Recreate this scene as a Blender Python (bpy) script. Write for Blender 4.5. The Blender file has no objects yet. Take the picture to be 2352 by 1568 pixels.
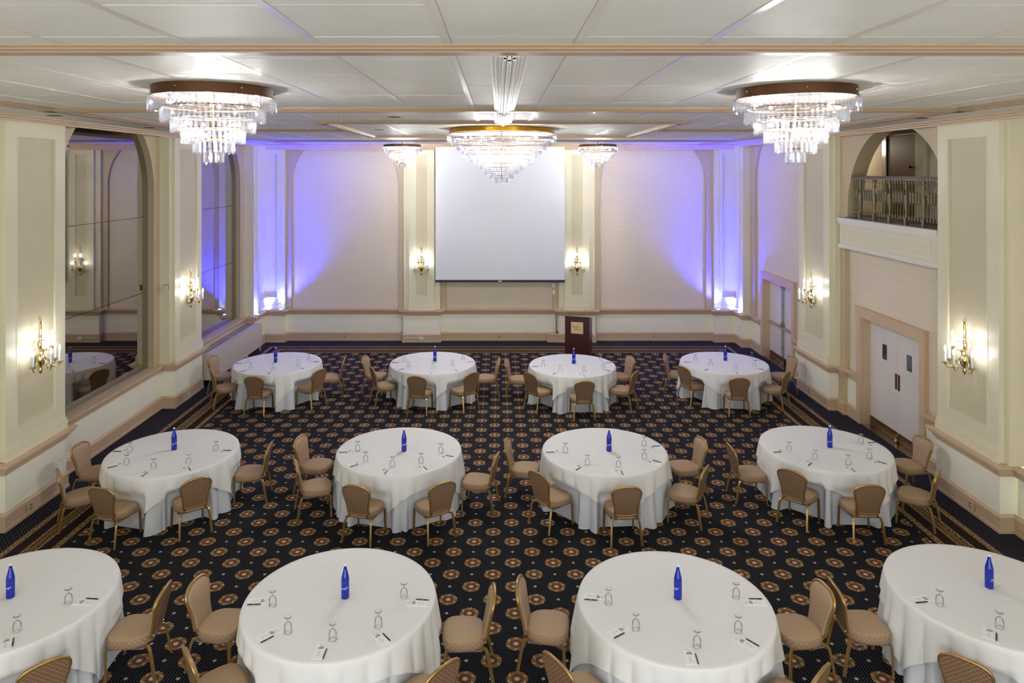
import bpy, math, random
from mathutils import Vector, Matrix
random.seed(7)
PI = math.pi
sc = bpy.context.scene
COL = sc.collection

# ------------------------------------------------------------------ camera / world / exposure
F_PX, CX, HY, HC = 1615.0, 1145.0, 395.0, 4.9        # focal length, vanishing point and eye height
cam_d = bpy.data.cameras.new('camera')
cam = bpy.data.objects.new('camera', cam_d); COL.objects.link(cam)
cam_d.sensor_fit = 'HORIZONTAL'; cam_d.sensor_width = 36.0
cam_d.lens = 36.0 * F_PX / 2352.0
cam_d.shift_x = (1176.0 - CX) / 2352.0
cam_d.shift_y = -(784.0 - HY) / 2352.0
cam_d.clip_start = 0.05; cam_d.clip_end = 200
cam.location = (0, 0, HC); cam.rotation_euler = (PI / 2, 0, 0)
sc.camera = cam
W = bpy.data.worlds.new('world'); sc.world = W; W.use_nodes = True
W.node_tree.nodes['Background'].inputs[0].default_value = (0.97, 0.985, 1.0, 1)
W.node_tree.nodes['Background'].inputs[1].default_value = 1.15
vs = sc.view_settings
vs.view_transform = 'Standard'; vs.look = 'None'; vs.exposure = 1.3; vs.gamma = 1.0; vs.use_curve_mapping = False
CHAND_E, FLAME_E, BLUE_W = 480.0, 36.0, 330.0
try:
    sc.cycles.max_bounces = 7; sc.cycles.diffuse_bounces = 4; sc.cycles.glossy_bounces = 3
    sc.cycles.transmission_bounces = 4; sc.cycles.transparent_max_bounces = 24
    sc.cycles.use_light_tree = False; sc.cycles.use_adaptive_sampling = True; sc.cycles.adaptive_threshold = 0.04
    sc.cycles.caustics_reflective = False; sc.cycles.caustics_refractive = False
    sc.cycles.use_denoising = True; sc.cycles.sample_clamp_indirect = 4.0
except Exception:
    pass

# ------------------------------------------------------------------ helpers
def srgb(r, g, b):
    def c(v):
        v /= 255.0
        return v / 12.92 if v <= 0.04045 else ((v + 0.055) / 1.055) ** 2.4
    return (c(r), c(g), c(b), 1.0)

class N:
    """a float socket with arithmetic"""
    def __init__(s, t, k): s.t, s.k = t, k
    def m(s, op, *a):
        n = s.t.nodes.new('ShaderNodeMath'); n.operation = op
        for i, v in enumerate((s,) + a):
            if isinstance(v, N): s.t.links.new(v.k, n.inputs[i])
            else: n.inputs[i].default_value = float(v)
        return N(s.t, n.outputs[0])
    def __add__(s, o): return s.m('ADD', o)
    __radd__ = __add__
    def __sub__(s, o): return s.m('SUBTRACT', o)
    def __mul__(s, o): return s.m('MULTIPLY', o)
    __rmul__ = __mul__
    def __truediv__(s, o): return s.m('DIVIDE', o)
    def __lt__(s, o): return s.m('LESS_THAN', o)
    def __gt__(s, o): return s.m('GREATER_THAN', o)
    def fr(s): return s.m('FRACT')
    def fl(s): return s.m('FLOOR')
    def ab(s): return s.m('ABSOLUTE')
    def mn(s, o): return s.m('MINIMUM', o)
    def mx(s, o): return s.m('MAXIMUM', o)
    def sq(s): return s.m('SQRT')
    def sin(s): return s.m('SINE')
    def cell(s): return (s + 0.5).fr() - 0.5

class Mat:
    def __init__(s, name, col=(0.8, 0.8, 0.8, 1), rough=0.5, metal=0.0, spec=0.5):
        s.m = bpy.data.materials.new(name); s.m.use_nodes = True
        s.t = s.m.node_tree; s.b = s.t.nodes['Principled BSDF']
        s.b.inputs['Base Color'].default_value = col; s.b.inputs['Roughness'].default_value = rough
        s.b.inputs['Metallic'].default_value = metal; s.b.inputs['Specular IOR Level'].default_value = spec
    def coords(s, kind='Object'):
        tc = s.t.nodes.new('ShaderNodeTexCoord')
        if kind == 'World':
            g = s.t.nodes.new('ShaderNodeNewGeometry'); vec = g.outputs['Position']
        else: vec = tc.outputs[kind]
        sp = s.t.nodes.new('ShaderNodeSeparateXYZ'); s.t.links.new(vec, sp.inputs[0])
        s.vec = vec
        return [N(s.t, sp.outputs[i]) for i in range(3)]
    def noise(s, scale, detail=3, vec=None, rough=0.6):
        n = s.t.nodes.new('ShaderNodeTexNoise'); n.inputs['Scale'].default_value = scale
        n.inputs['Detail'].default_value = detail; n.inputs['Roughness'].default_value = rough
        if vec is not None: s.t.links.new(vec, n.inputs['Vector'])
        return N(s.t, n.outputs['Fac'])
    def mix(s, a, b, f):
        n = s.t.nodes.new('ShaderNodeMix'); n.data_type = 'RGBA'
        for i, v in ((6, a), (7, b)):
            if isinstance(v, tuple): n.inputs[i].default_value = v
            else: s.t.links.new(v, n.inputs[i])
        if isinstance(f, N): s.t.links.new(f.k, n.inputs[0])
        else: n.inputs[0].default_value = f
        return n.outputs[2]
    def color(s, k): s.t.links.new(k, s.b.inputs['Base Color'])
    def rough(s, n): s.t.links.new(n.k, s.b.inputs['Roughness'])
    def bump(s, n, strength=0.2, dist=0.01):
        b = s.t.nodes.new('ShaderNodeBump'); b.inputs['Strength'].default_value = strength
        b.inputs['Distance'].default_value = dist
        s.t.links.new(n.k, b.inputs['Height']); s.t.links.new(b.outputs[0], s.b.inputs['Normal'])

def paint(name, col, rough=0.45, var=0.06, scale=1.5, bump=0.05, spec=0.4):
    m = Mat(name, col, rough, spec=spec); m.coords('World')
    n = m.noise(scale, 4, m.vec)
    dark = tuple(c * (1 - var * 2) for c in col[:3]) + (1,)
    m.color(m.mix(dark, tuple(min(1, c * (1 + var)) for c in col[:3]) + (1,), n))
    if bump: m.bump(m.noise(40, 2, m.vec), bump, 0.003)
    return m.m

M = {}
M['cream'] = paint('cream_paint', srgb(224, 218, 188), 0.38, 0.05)
M['panel'] = paint('panel_paint', srgb(206, 196, 164), 0.45, 0.05)
M['wainscot'] = paint('wainscot_paint', srgb(246, 243, 222), 0.4, 0.04)
M['tan'] = paint('tan_trim_paint', srgb(206, 180, 148), 0.4, 0.04)
M['tan_dark'] = paint('beam_paint', srgb(172, 148, 122), 0.45, 0.04)
M['arch'] = paint('arch_paint', srgb(196, 178, 144), 0.42, 0.05)
M['slab'] = paint('slab_paint', srgb(120, 112, 100), 0.7, 0.05)
M['strip'] = paint('ceiling_strip_paint', srgb(214, 210, 198), 0.3, 0.03)
M['white'] = paint('white_enamel', srgb(226, 224, 216), 0.35, 0.02)
M['door'] = paint('door_paint', srgb(222, 216, 210), 0.35, 0.03)
M['radiator'] = paint('radiator_enamel', srgb(206, 196, 180), 0.35, 0.03)
M['dark'] = Mat('dark_recess', srgb(30, 26, 24), 0.7).m
M['black'] = Mat('black_plastic', srgb(18, 18, 20), 0.35).m
M['pewter'] = Mat('pewter_metal', srgb(128, 118, 94), 0.5, 0.6).m
M['brass'] = Mat('polished_brass', srgb(208, 190, 138), 0.2, 1.0).m
M['brass_dark'] = Mat('aged_brass', srgb(140, 104, 58), 0.35, 0.9).m
M['bronze'] = Mat('dark_bronze', srgb(92, 60, 34), 0.45, 0.6).m
M['brass_bright'] = Mat('bright_brass', srgb(200, 150, 40), 0.25, 1.0).m
M['gold'] = Mat('gold_painted_metal', srgb(176, 142, 84), 0.32, 0.7).m
M['plate_dark'] = Mat('dull_grey_enamel', srgb(84, 82, 84), 0.6).m
M['nickel'] = Mat('nickel', srgb(150, 142, 128), 0.35, 0.8).m
M['chrome'] = Mat('chrome', srgb(200, 200, 200), 0.2, 1.0).m
M['rail_wood'] = Mat('rail_wood', srgb(84, 50, 32), 0.4, spec=0.3).m
M['brown_door'] = Mat('brown_door', srgb(104, 78, 50), 0.5).m
M['ink'] = Mat('dark_ink', srgb(60, 55, 50), 0.6).m
M['ink_grey'] = Mat('grey_ink', srgb(158, 158, 158), 0.7).m
M['paper'] = Mat('paper', srgb(236, 236, 234), 0.7).m
M['white_ink'] = Mat('white_ink', srgb(200, 205, 240), 0.5).m
M['sign'] = Mat('sign_brass_plate', srgb(216, 194, 142), 0.4).m
M['screen'] = Mat('screen_fabric', srgb(224, 226, 232), 0.8, spec=0.1).m
M['cap'] = Mat('bottle_cap', srgb(226, 226, 232), 0.35).m
M['plate_blue'] = Mat('plate_grey_blue', srgb(110, 112, 124), 0.4).m
M['candle'] = Mat('candle_sleeve', srgb(226, 228, 236), 0.5).m
M['red'] = Mat('alarm_red', srgb(170, 30, 30), 0.4).m

def mk_mirror():
    m = Mat('smoked_mirror', (0.44, 0.41, 0.37, 1), 0.02, 1.0); return m.m
M['mirror'] = mk_mirror()
def mk_window():
    m = Mat('door_lite_glass', srgb(60, 64, 72), 0.08, spec=0.8); return m.m
M['lite'] = mk_window()

def mk_tile():
    m = Mat('ceiling_tile', srgb(206, 204, 194), 0.55, spec=0.16)
    x, y, z = m.coords('World')
    fis = m.noise(95, 5, m.vec, 0.8); big = m.noise(1.1, 2, m.vec)
    c = m.mix(srgb(212, 210, 200), srgb(228, 226, 217), big)
    c = m.mix(c, srgb(120, 112, 100), (fis > 0.66) * 0.55)
    m.color(c); m.bump(m.noise(22, 5, m.vec, 0.75), 0.35, 0.006)
    return m.m
M['tile'] = mk_tile()

def mk_wallpaper():
    m = Mat('damask_wallpaper', srgb(205, 190, 172), 0.55, spec=0.25)
    x, y, z = m.coords('World')
    h = (x + y) * 1.0
    u = (h * (1 / 0.22)).cell(); v = (z * (1 / 0.34)).cell()
    u2 = (h * (1 / 0.22) + 0.5).cell(); v2 = (z * (1 / 0.34) + 0.5).cell()
    r1 = (u * u * 1.0 + v * v * 0.7).sq(); r2 = (u2 * u2 + v2 * v2 * 0.7).sq()
    r = r1.mn(r2)
    ring = ((r * 38.0).sin() > 0.1)
    ns = m.noise(60, 4, m.vec, 0.7) > 0.52
    mask = ring * 0.3 + ns * 0.35 + 0.1
    m.color(m.mix(srgb(212, 198, 174), srgb(230, 219, 198), mask))
    return m.m
M['wallpaper'] = mk_wallpaper()

PITCH = 0.505
def mk_carpet():
    m = Mat('medallion_carpet', (0.01, 0.01, 0.02, 1), 0.95, spec=0.1)
    x, y, z = m.coords('World')
    u = (x - 0.181) / PITCH; v = (y - 6.803) / PITCH
    ax, ay = u.cell(), v.cell(); bx, by = (u + 0.5).cell(), (v + 0.5).cell()
    ra = (ax * ax + ay * ay).sq(); rb = (bx * bx + by * by).sq()
    r = ra.mn(rb); selA = ra < rb
    dx = ax * selA + bx * (selA * -1.0 + 1.0); dy = ay * selA + by * (selA * -1.0 + 1.0)
    ang = dy.m('ARCTAN2', dx)
    # small motifs half way between the medallions
    r2 = ((bx * bx + ay * ay).sq()).mn((ax * ax + by * by).sq())
    # border geometry
    s = ((x - 0.03).ab() - 6.39).mx(y - 19.72)
    inner = s < -0.68
    # dots
    q = 16.0
    d1x, d1y = (u * q).cell(), (v * q).cell(); d2x, d2y = (u * q + 0.5).cell(), (v * q + 0.5).cell()
    dr = ((d1x * d1x + d1y * d1y).sq()).mn((d2x * d2x + d2y * d2y).sq())
    c = m.mix(srgb(9, 9, 15), srgb(128, 126, 136), (dr < 0.145) * 0.65)
    tw = m.noise(240, 2, m.vec)
    rope = ((ang * 6.0 + r * 30.0).sin() > 0.93) * (r > 0.14); weave = ((ang * 24.0 + r * 190.0).sin() > 0.0)
    gold = m.mix(srgb(74, 54, 30), srgb(176, 140, 94), weave * 0.3 + tw * 0.5)
    gold = m.mix(gold, srgb(226, 204, 164), rope * 0.85)
    med = (r < 0.205) * inner
    c = m.mix(c, gold, med)
    c = m.mix(c, m.mix(srgb(40, 28, 22), srgb(120, 92, 64), (tw > 0.52)), (r < 0.118) * inner)
    c = m.mix(c, srgb(146, 76, 62), (r < 0.078) * inner)
    c = m.mix(c, srgb(92, 52, 42), (r < 0.060) * inner)
    flower = (r - ((ang * 6.0).sin().ab()) * 0.02) < 0.036
    c = m.mix(c, srgb(206, 178, 152), flower * inner)
    c = m.mix(c, m.mix(srgb(110, 98, 76), srgb(220, 208, 180), tw), (r2 < 0.036) * inner)
    # border bands
    zone = (s > -0.68) * (s < 0.05)
    stripes = m.mix(srgb(9, 9, 15), srgb(62, 60, 70), ((x + y) * 125.0).sin() > 0.6)
    stripes = m.mix(stripes, srgb(96, 92, 100), (dr < 0.2) * 0.5)
    c = m.mix(c, stripes, (s > 0.05))
    c = m.mix(c, m.mix(srgb(14, 12, 18), srgb(60, 46, 36), (dr < 0.3)), zone)
    leaf = m.mix(srgb(46, 34, 24), srgb(190, 158, 112), ((m.noise(46, 2, m.vec) - 0.42) * 6.0).mx(0.0).mn(1.0))
    c = m.mix(c, leaf, ((s + 0.0).ab() < 0.045))
    c = m.mix(c, leaf, ((s + 0.58).ab() < 0.045))
    c = m.mix(c, leaf, ((s + 0.29).ab() < 0.095))
    c = m.mix(c, srgb(122, 94, 58), ((s + 0.29).ab() < 0.030))
    c = m.mix(c, m.mix(srgb(20, 16, 16), srgb(0, 0, 0), 0.5), ((s + 0.29).ab() < 0.048) * ((s + 0.29).ab() > 0.035))
    m.color(c)
    m.bump(tw, 0.3, 0.004)
    return m.m
M['carpet'] = mk_carpet()

def mk_fabric(name, base, line, axes, p, w=0.10, checks=False):
    m = Mat(name, base, 0.62, spec=0.35)
    X = m.coords('Object')
    a, b = X[axes[0]], X[axes[1]]
    if axes == (0, 2) and 'band' in name: a = X[1].m('ARCTAN2', X[0]) * 0.225
    s1 = ((a + b) / p).fr(); s2 = ((a - b) / p).fr()
    ln = (s1 < w).mx(s2 < w)
    n = m.noise(180, 2, m.vec)
    base_c = m.mix(tuple(c * 0.82 for c in base[:3]) + (1,), tuple(min(1, c * 1.15) for c in base[:3]) + (1,), n)
    if checks:
        i1 = (s1 - 0.5 - w / 2).ab() < 0.18; i2 = (s2 - 0.5 - w / 2).ab() < 0.18
        base_c = m.mix(base_c, tuple(c * 0.78 for c in base[:3]) + (1,), i1 * i2 * 0.8)
    m.color(m.mix(base_c, line, ln * 0.8)); m.bump(n, 0.15, 0.001)
    return m.m
M['seat'] = mk_fabric('seat_brocade', srgb(178, 152, 118), srgb(146, 118, 90), (0, 1), 0.038, 0.18, True)
M['seat_side'] = mk_fabric('seat_band_brocade', srgb(146, 118, 92), srgb(190, 162, 130), (0, 2), 0.046, 0.09)
M['back_in'] = mk_fabric('back_brocade', srgb(172, 146, 118), srgb(148, 122, 96), (0, 2), 0.038, 0.16, True)
M['back_out'] = mk_fabric('back_lattice', srgb(118, 90, 68), srgb(192, 162, 128), (0, 2), 0.042, 0.085)

def mk_cloth(name, col):
    m = Mat(name, col, 0.75, spec=0.2); m.coords('World')
    n = m.noise(5, 4, m.vec); m.bump(n, 0.25, 0.012)
    m.color(m.mix(tuple(c * 0.94 for c in col[:3]) + (1,), col, n))
    return m.m
M['cloth'] = mk_cloth('white_linen', srgb(232, 232, 230))
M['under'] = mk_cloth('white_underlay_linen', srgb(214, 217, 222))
def mk_wood(name, a, b, axis=2, rough=0.3):
    m = Mat(name, a, rough); X = m.coords('Object')
    mp = m.t.nodes.new('ShaderNodeMapping'); m.t.links.new(m.vec, mp.inputs[0])
    sca = [18, 18, 18]; sca[axis] = 1.5; mp.inputs['Scale'].default_value = sca
    m.color(m.mix(a, b, m.noise(2.2, 6, mp.outputs[0]))); return m.m
M['lectern'] = mk_wood('mahogany', srgb(46, 18, 20), srgb(84, 36, 36))
M['tabletop'] = mk_wood('plywood', srgb(150, 120, 84), srgb(176, 146, 108), 0, 0.5)

def mk_see(name, tint, trans, gl_rough, white, gcol=0.85, tcol=0.55):
    """thin clear glass: part see-through, part glossy, a little light scattered"""
    mt = bpy.data.materials.new(name); mt.use_nodes = True; t = mt.node_tree; t.nodes.clear()
    o = t.nodes.new('ShaderNodeOutputMaterial')
    tr = t.nodes.new('ShaderNodeBsdfTransparent'); tr.inputs[0].default_value = tint
    g = t.nodes.new('ShaderNodeBsdfGlossy'); g.inputs['Roughness'].default_value = gl_rough
    g.inputs['Color'].default_value = (gcol, gcol, min(1, gcol * 1.05), 1)
    d = t.nodes.new('ShaderNodeBsdfTranslucent'); d.inputs[0].default_value = (tcol, tcol, tcol * 1.05, 1)
    m1 = t.nodes.new('ShaderNodeMixShader'); m1.inputs[0].default_value = white
    t.links.new(g.outputs[0], m1.inputs[1]); t.links.new(d.outputs[0], m1.inputs[2])
    m2 = t.nodes.new('ShaderNodeMixShader')
    if trans is None:
        fr = t.nodes.new('ShaderNodeFresnel'); fr.inputs[0].default_value = 1.22
        t.links.new(fr.outputs[0], m2.inputs[0])
    else: m2.inputs[0].default_value = 1 - trans
    t.links.new(tr.outputs[0], m2.inputs[1]); t.links.new(m1.outputs[0], m2.inputs[2])
    t.links.new(m2.outputs[0], o.inputs[0])
    return mt
M['crystal'] = mk_see('crystal_glass', (0.97, 0.98, 1, 1), 0.76, 0.05, 0.18, 0.72, 0.48)
M['crystal_fine'] = mk_see('fine_crystal_glass', (0.97, 0.98, 1, 1), 0.78, 0.06, 0.25, 0.42, 0.30)
M['goblet'] = mk_see('goblet_glass', (0.995, 0.995, 0.995, 1), None, 0.05, 0.25)
def mk_bottle():
    m = Mat('blue_bottle_glass', srgb(18, 46, 186), 0.08, spec=0.7)
    m.b.inputs['Transmission Weight'].default_value = 0.35; m.b.inputs['IOR'].default_value = 1.45
    return m.m
M['bottle'] = mk_bottle()
def emit(name, col, strength):
    mt = bpy.data.materials.new(name); mt.use_nodes = True; t = mt.node_tree
    b = t.nodes['Principled BSDF']; b.inputs['Base Color'].default_value = (0.9, 0.9, 0.9, 1)
    b.inputs['Emission Color'].default_value = col; b.inputs['Emission Strength'].default_value = strength
    return mt
for q, fct in (('front', 1.0), ('middle', 2.0), ('rear', 2.9)): M['bulb_' + q] = emit('chandelier_bulb_' + q, (1.0, 0.975, 0.94, 1), CHAND_E * fct)
M['flame'] = emit('candle_bulb', (0.96, 0.97, 1.0, 1), FLAME_E)
M['led'] = emit('blue_led', (0.25, 0.30, 1.0, 1), 25.0)

class MB:
    """collects geometry and links it as ONE mesh"""
    def __init__(s): s.v, s.f, s.mi = [], [], []
    def add(s, vs, fs, mi=0):
        o = len(s.v); s.v += [tuple(v) for v in vs]; s.f += [tuple(i + o for i in f) for f in fs]; s.mi += [mi] * len(fs); return s
    def box(s, x0, x1, y0, y1, z0, z1, mi=0):
        if x0 > x1: x0, x1 = x1, x0
        if y0 > y1: y0, y1 = y1, y0
        if z0 > z1: z0, z1 = z1, z0
        return s.add([(x0, y0, z0), (x1, y0, z0), (x1, y1, z0), (x0, y1, z0), (x0, y0, z1), (x1, y0, z1), (x1, y1, z1), (x0, y1, z1)],
                     [(0, 3, 2, 1), (4, 5, 6, 7), (0, 1, 5, 4), (1, 2, 6, 5), (2, 3, 7, 6), (3, 0, 4, 7)], mi)
    def lathe(s, prof, n=16, c=(0, 0, 0), mi=0, cap=True):
        vs, fs = [], []
        for r, z in prof:
            for k in range(n):
                a = 2 * PI * k / n; vs.append((c[0] + r * math.cos(a), c[1] + r * math.sin(a), c[2] + z))
        for i in range(len(prof) - 1):
            for k in range(n):
                k2 = (k + 1) % n; fs.append((i * n + k, i * n + k2, (i + 1) * n + k2, (i + 1) * n + k))
        if cap:
            fs.append(tuple(reversed(range(n)))); fs.append(tuple(range((len(prof) - 1) * n, len(prof) * n)))
        return s.add(vs, fs, mi)
    def tube(s, pts, r, n=8, mi=0):
        pts = [Vector(p) for p in pts]; vs, fs = [], []
        rs = r if isinstance(r, (list, tuple)) else [r] * len(pts)
        up = Vector((0, 0, 1)); prev = None
        for i, p in enumerate(pts):
            d = (pts[min(i + 1, len(pts) - 1)] - pts[max(i - 1, 0)]).normalized()
            if prev is None:
                a = d.orthogonal().normalized() if abs(d.dot(up)) > 0.95 else d.cross(up).normalized()
            else: a = (prev - d * prev.dot(d)).normalized()
            prev = a; b = d.cross(a)
            for k in range(n):
                t = 2 * PI * (k + 0.5) / n; vs.append(p + (a * math.cos(t) + b * math.sin(t)) * rs[i])
        for i in range(len(pts) - 1):
            for k in range(n):
                k2 = (k + 1) % n; fs.append((i * n + k, i * n + k2, (i + 1) * n + k2, (i + 1) * n + k))
        fs.append(tuple(reversed(range(n)))); fs.append(tuple(range((len(pts) - 1) * n, len(pts) * n)))
        return s.add(vs, fs, mi)
    def sweep(s, path, prof, mi=0):
        """prof = [(d, z)] pushed to the left of the path direction; open plan path with mitred corners"""
        P = [Vector(p) for p in path]; k = len(prof); vs, fs = [], []
        for i, p in enumerate(P):
            d1 = (P[i] - P[i - 1]).normalized() if i else (P[1] - P[0]).normalized()
            d2 = (P[i + 1] - P[i]).normalized() if i < len(P) - 1 else d1
            n1 = Vector((-d1.y, d1.x)); n2 = Vector((-d2.y, d2.x))
            mt = n1 + n2; mt = mt / max(1e-6, mt.dot(n1)) if mt.length > 1e-6 else n1
            for d, z in prof: vs.append((p.x + mt.x * d, p.y + mt.y * d, z))
        for i in range(len(P) - 1):
            for j in range(k):
                j2 = (j + 1) % k; fs.append((i * k + j, (i + 1) * k + j, (i + 1) * k + j2, i * k + j2))
        fs.append(tuple(range(k))); fs.append(tuple(reversed(range((len(P) - 1) * k, len(P) * k))))
        return s.add(vs, fs, mi)
    def poly(s, pts2, plane, a, b, mi=0):
        """extrude a 2-D polygon; plane 'xz' (along y), 'yz' (along x) or 'xy' (along z) from a to b"""
        f = {'xz': lambda u, v, w: (u, w, v), 'yz': lambda u, v, w: (w, u, v), 'xy': lambda u, v, w: (u, v, w)}[plane]
        n = len(pts2); vs = [f(u, v, a) for u, v in pts2] + [f(u, v, b) for u, v in pts2]
        fs = [tuple(range(n)), tuple(reversed(range(n, 2 * n)))] + [(i, n + i, n + (i + 1) % n, (i + 1) % n) for i in range(n)]
        return s.add(vs, fs, mi)
    def xf(s, mat, start=0):
        s.v = s.v[:start] + [tuple(mat @ Vector(v)) for v in s.v[start:]]; return s
    def mesh(s, name, mats, smooth=None):
        me = bpy.data.meshes.new(name); me.from_pydata(s.v, [], s.f)
        for m in (mats if isinstance(mats, (list, tuple)) else [mats]): me.materials.append(M[m] if isinstance(m, str) else m)
        if any(s.mi): me.polygons.foreach_set('material_index', s.mi)
        bm_fix(me)
        if smooth is not None:
            me.polygons.foreach_set('use_smooth', [True] * len(me.polygons))
            if smooth < 179: me.set_sharp_from_angle(angle=math.radians(smooth))
        me.update(); return me
    def obj(s, name, mats, parent=None, smooth=None):
        return link(name, s.mesh(name, mats, smooth), parent)

import bmesh
def bm_fix(me):
    b = bmesh.new(); b.from_mesh(me); bmesh.ops.recalc_face_normals(b, faces=b.faces); b.to_mesh(me); b.free()
def link(name, me, parent=None, mat=None):
    o = bpy.data.objects.new(name, me); COL.objects.link(o)
    if parent is not None: o.parent = parent
    if mat is not None: o.matrix_local = mat
    return o
def empty(name, loc=(0, 0, 0), rz=0.0):
    o = bpy.data.objects.new(name, None); COL.objects.link(o); o.location = loc; o.rotation_euler = (0, 0, rz)
    o.empty_display_size = 0.1; return o
def tag(o, label, cat, group=None):
    o['label'] = label; o['category'] = cat
    if group: o['group'] = group
    return o
def struct(o, label=None):
    o['kind'] = 'structure'
    if label: o['label'] = label
    return o
def stuff(o, label=None):
    o['kind'] = 'stuff'
    if label: o['label'] = label
    return o
def dup(src, loc=None, rz=None, parent=None):
    c = src.copy(); COL.objects.link(c)
    if parent is not None: c.parent = parent
    if loc is not None: c.location = loc
    if rz is not None: c.rotation_euler = (0, 0, rz)
    for ch in list(src.children): dup(ch, parent=c)
    return c
def text_mesh(body, size, shear=0.0, ext=0.0006, align='CENTER'):
    cu = bpy.data.curves.new('lettering', 'FONT'); cu.body = body; cu.size = size; cu.shear = shear
    cu.extrude = ext; cu.align_x = align; cu.resolution_u = 2
    o = bpy.data.objects.new('lettering', cu); COL.objects.link(o)
    dg = bpy.context.evaluated_depsgraph_get(); me = bpy.data.meshes.new_from_object(o.evaluated_get(dg))
    bpy.data.objects.remove(o); bpy.data.curves.remove(cu); return me

ZC = HC + 0.80            # ceiling tile plane
YB = 20.46                # back wall
HT = 0.735                # table height

# ------------------------------------------------------------------ floor, ceiling
struct(MB().box(-7.4, 7.5, -1.5, YB + 0.3, -0.12, 0.0).obj('floor', 'carpet'), 'dark carpet with gold medallions')
ceil = struct(MB().box(-7.4, 7.5, -1.5, YB + 0.3, ZC + 0.02, ZC + 0.16).obj('ceiling', 'slab'))
TX, TY, TX0, TY0 = 0.806, 0.79, -0.317, 3.365
tile_me = MB().box(0.026, TX - 0.026, 0.004, TY - 0.004, -0.001, 0.022).mesh('ceiling_tile', 'tile')
far = MB()
for j in range(-6, 22):
    for i in range(-9, 9):
        x, y = TX0 + i * TX, TY0 + j * TY
        if x + TX < -6.95 or x > 7.05 or y < -1.4 or y + TY > YB: continue
        dz = random.uniform(-0.0015, 0.0015)
        vis = (3.0 < y + TY < 11.4) and abs(x + TX / 2) < (y + TY) * 0.78 + 0.6
        if vis:
            o = link('ceiling_tile', tile_me, ceil); o.location = (x, y, ZC + dz)
        else: far.box(max(x + 0.026, -7.0), min(x + TX - 0.026, 7.1), y + 0.004, y + TY - 0.004, ZC - 0.001 + dz, ZC + 0.022)
stuff(far.obj('distant_ceiling_tiles', 'tile', ceil))
strip_me = MB().box(-0.024, 0.024, -1.4, YB - 0.1, -0.004, 0.018).mesh('ceiling_strip', 'strip')
for i in range(-8, 10):
    o = link('ceiling_strip', strip_me, ceil); o.location = (TX0 + i * TX, 0, ZC)

def beam_prof(w):     # stepped moulding hanging below the tiles, u across, v down
    h = w / 2
    return [(-h, 0.01), (-h, -0.014), (-h * .86, -0.02), (-h * .80, -0.032), (-h * .55, -0.036), (-h * .5, -0.046), (h * .5, -0.046), (h * .55, -0.036),
            (h * .80, -0.032), (h * .86, -0.02), (h, -0.014), (h, 0.01)]
nb = [0]
def beam(p0, p1, w):
    nb[0] += 1
    path = [p0, p1]; prof = [(d, ZC + z) for d, z in beam_prof(w)]
    struct(MB().sweep(path, prof).obj('trim_%d' % nb[0], 'tan_dark', smooth=20))
XL, XR = -5.63, 5.80
for y0, y1 in ((4.38, 4.62), (8.71, 8.98), (17.46, 17.74)): beam((XL - .12, (y0 + y1) / 2), (XR + .12, (y0 + y1) / 2), y1 - y0)
for x in (XL, XR): beam((x, -1.4), (x, 20.25), 0.25)
for y in (11.1, 15.47): beam((-2.87, y), (2.98, y), 0.21)
for x in (-2.765, 2.875): beam((x, 11.0), (x, 15.57), 0.21)
for a, b in ((XL, -2.87), (2.98, XR)): beam((a, 13.2), (b, 13.2), 0.22)

# ribbed ornament along the ceiling centre line, one length in each coffer
def ribbed(y0, y1, x0, x1, label, tilt=0.0):
    t = empty('ribbed_ceiling_moulding', ((x0 + x1) / 2, (y0 + y1) / 2, ZC)); w = x1 - x0
    ribs = [(-.42, .030, .022), (-.32, .036, .030), (-.22, .036, .034), (-.12, .040, .058), (-.0, .046, .072), (.12, .040, .058), (.22, .036, .034), (.32, .036, .030), (.42, .030, .022)]
    for u, r, d in ribs:
        rr = w * 0.062; L = (y1 - y0) / 2; m = MB()
        ys = [-L, -L + .03, L - .10 + d, L - .05 + d, L - .02 + d, L + d]; rs = [rr * .7, rr, rr, rr * .92, rr * .6, rr * .15]
        m.tube([(u * w, yy, -d) for yy in ys], rs, 10)
        m.box(u * w - rr * .8, u * w + rr * .8, -L, L - .08, -d, 0.0)
        m.obj('rib', 'white', t, smooth=40)
    return tag(t, label, 'ceiling moulding')
ribbed(4.63, 8.70, -0.06, 0.205, 'long ribbed white ceiling moulding between the two nearest cross beams')
ribbed(8.99, 10.98, -0.07, 0.215, 'short ribbed white ceiling moulding just before the largest chandelier')

# ------------------------------------------------------------------ walls
PXL, PXR = -6.73, 6.82           # pilaster faces
WXL, WXR = -7.0, 7.0             # arch surround planes
LP = [(9.60, 10.92), (14.62, 15.94)]; RP = [(9.58, 10.92), (14.50, 15.97)]
ZT = ZC + 0.005
def arch_plate(x0, x1, z0, z1, cx, r, zs, n=24):
    """plate in (u, z) with an arched opening: a left, a right and the top strips as one polygon each"""
    polys = []
    L, R = cx - r, cx + r
    polys.append([(x0, z0), (L, z0), (L, zs), (x0, zs)]); polys.append([(R, z0), (x1, z0), (x1, zs), (R, zs)])
    top = z1
    def side(sgn):
        pts = []
        for k in range(n + 1):
            a = PI / 2 * k / n; u = cx + sgn * r * math.cos(a); z = zs + r * math.sin(a)
            if z >= top:
                zz = top; u = cx + sgn * math.sqrt(max(0, r * r - (top - zs) ** 2)); pts.append((u, zz)); break
            pts.append((u, z))
        edge = x1 if sgn > 0 else x0
        full = [(edge, zs)] + pts + [(edge, top)]
        return full
    polys.append(side(1)); polys.append(side(-1))
    return polys
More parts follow.
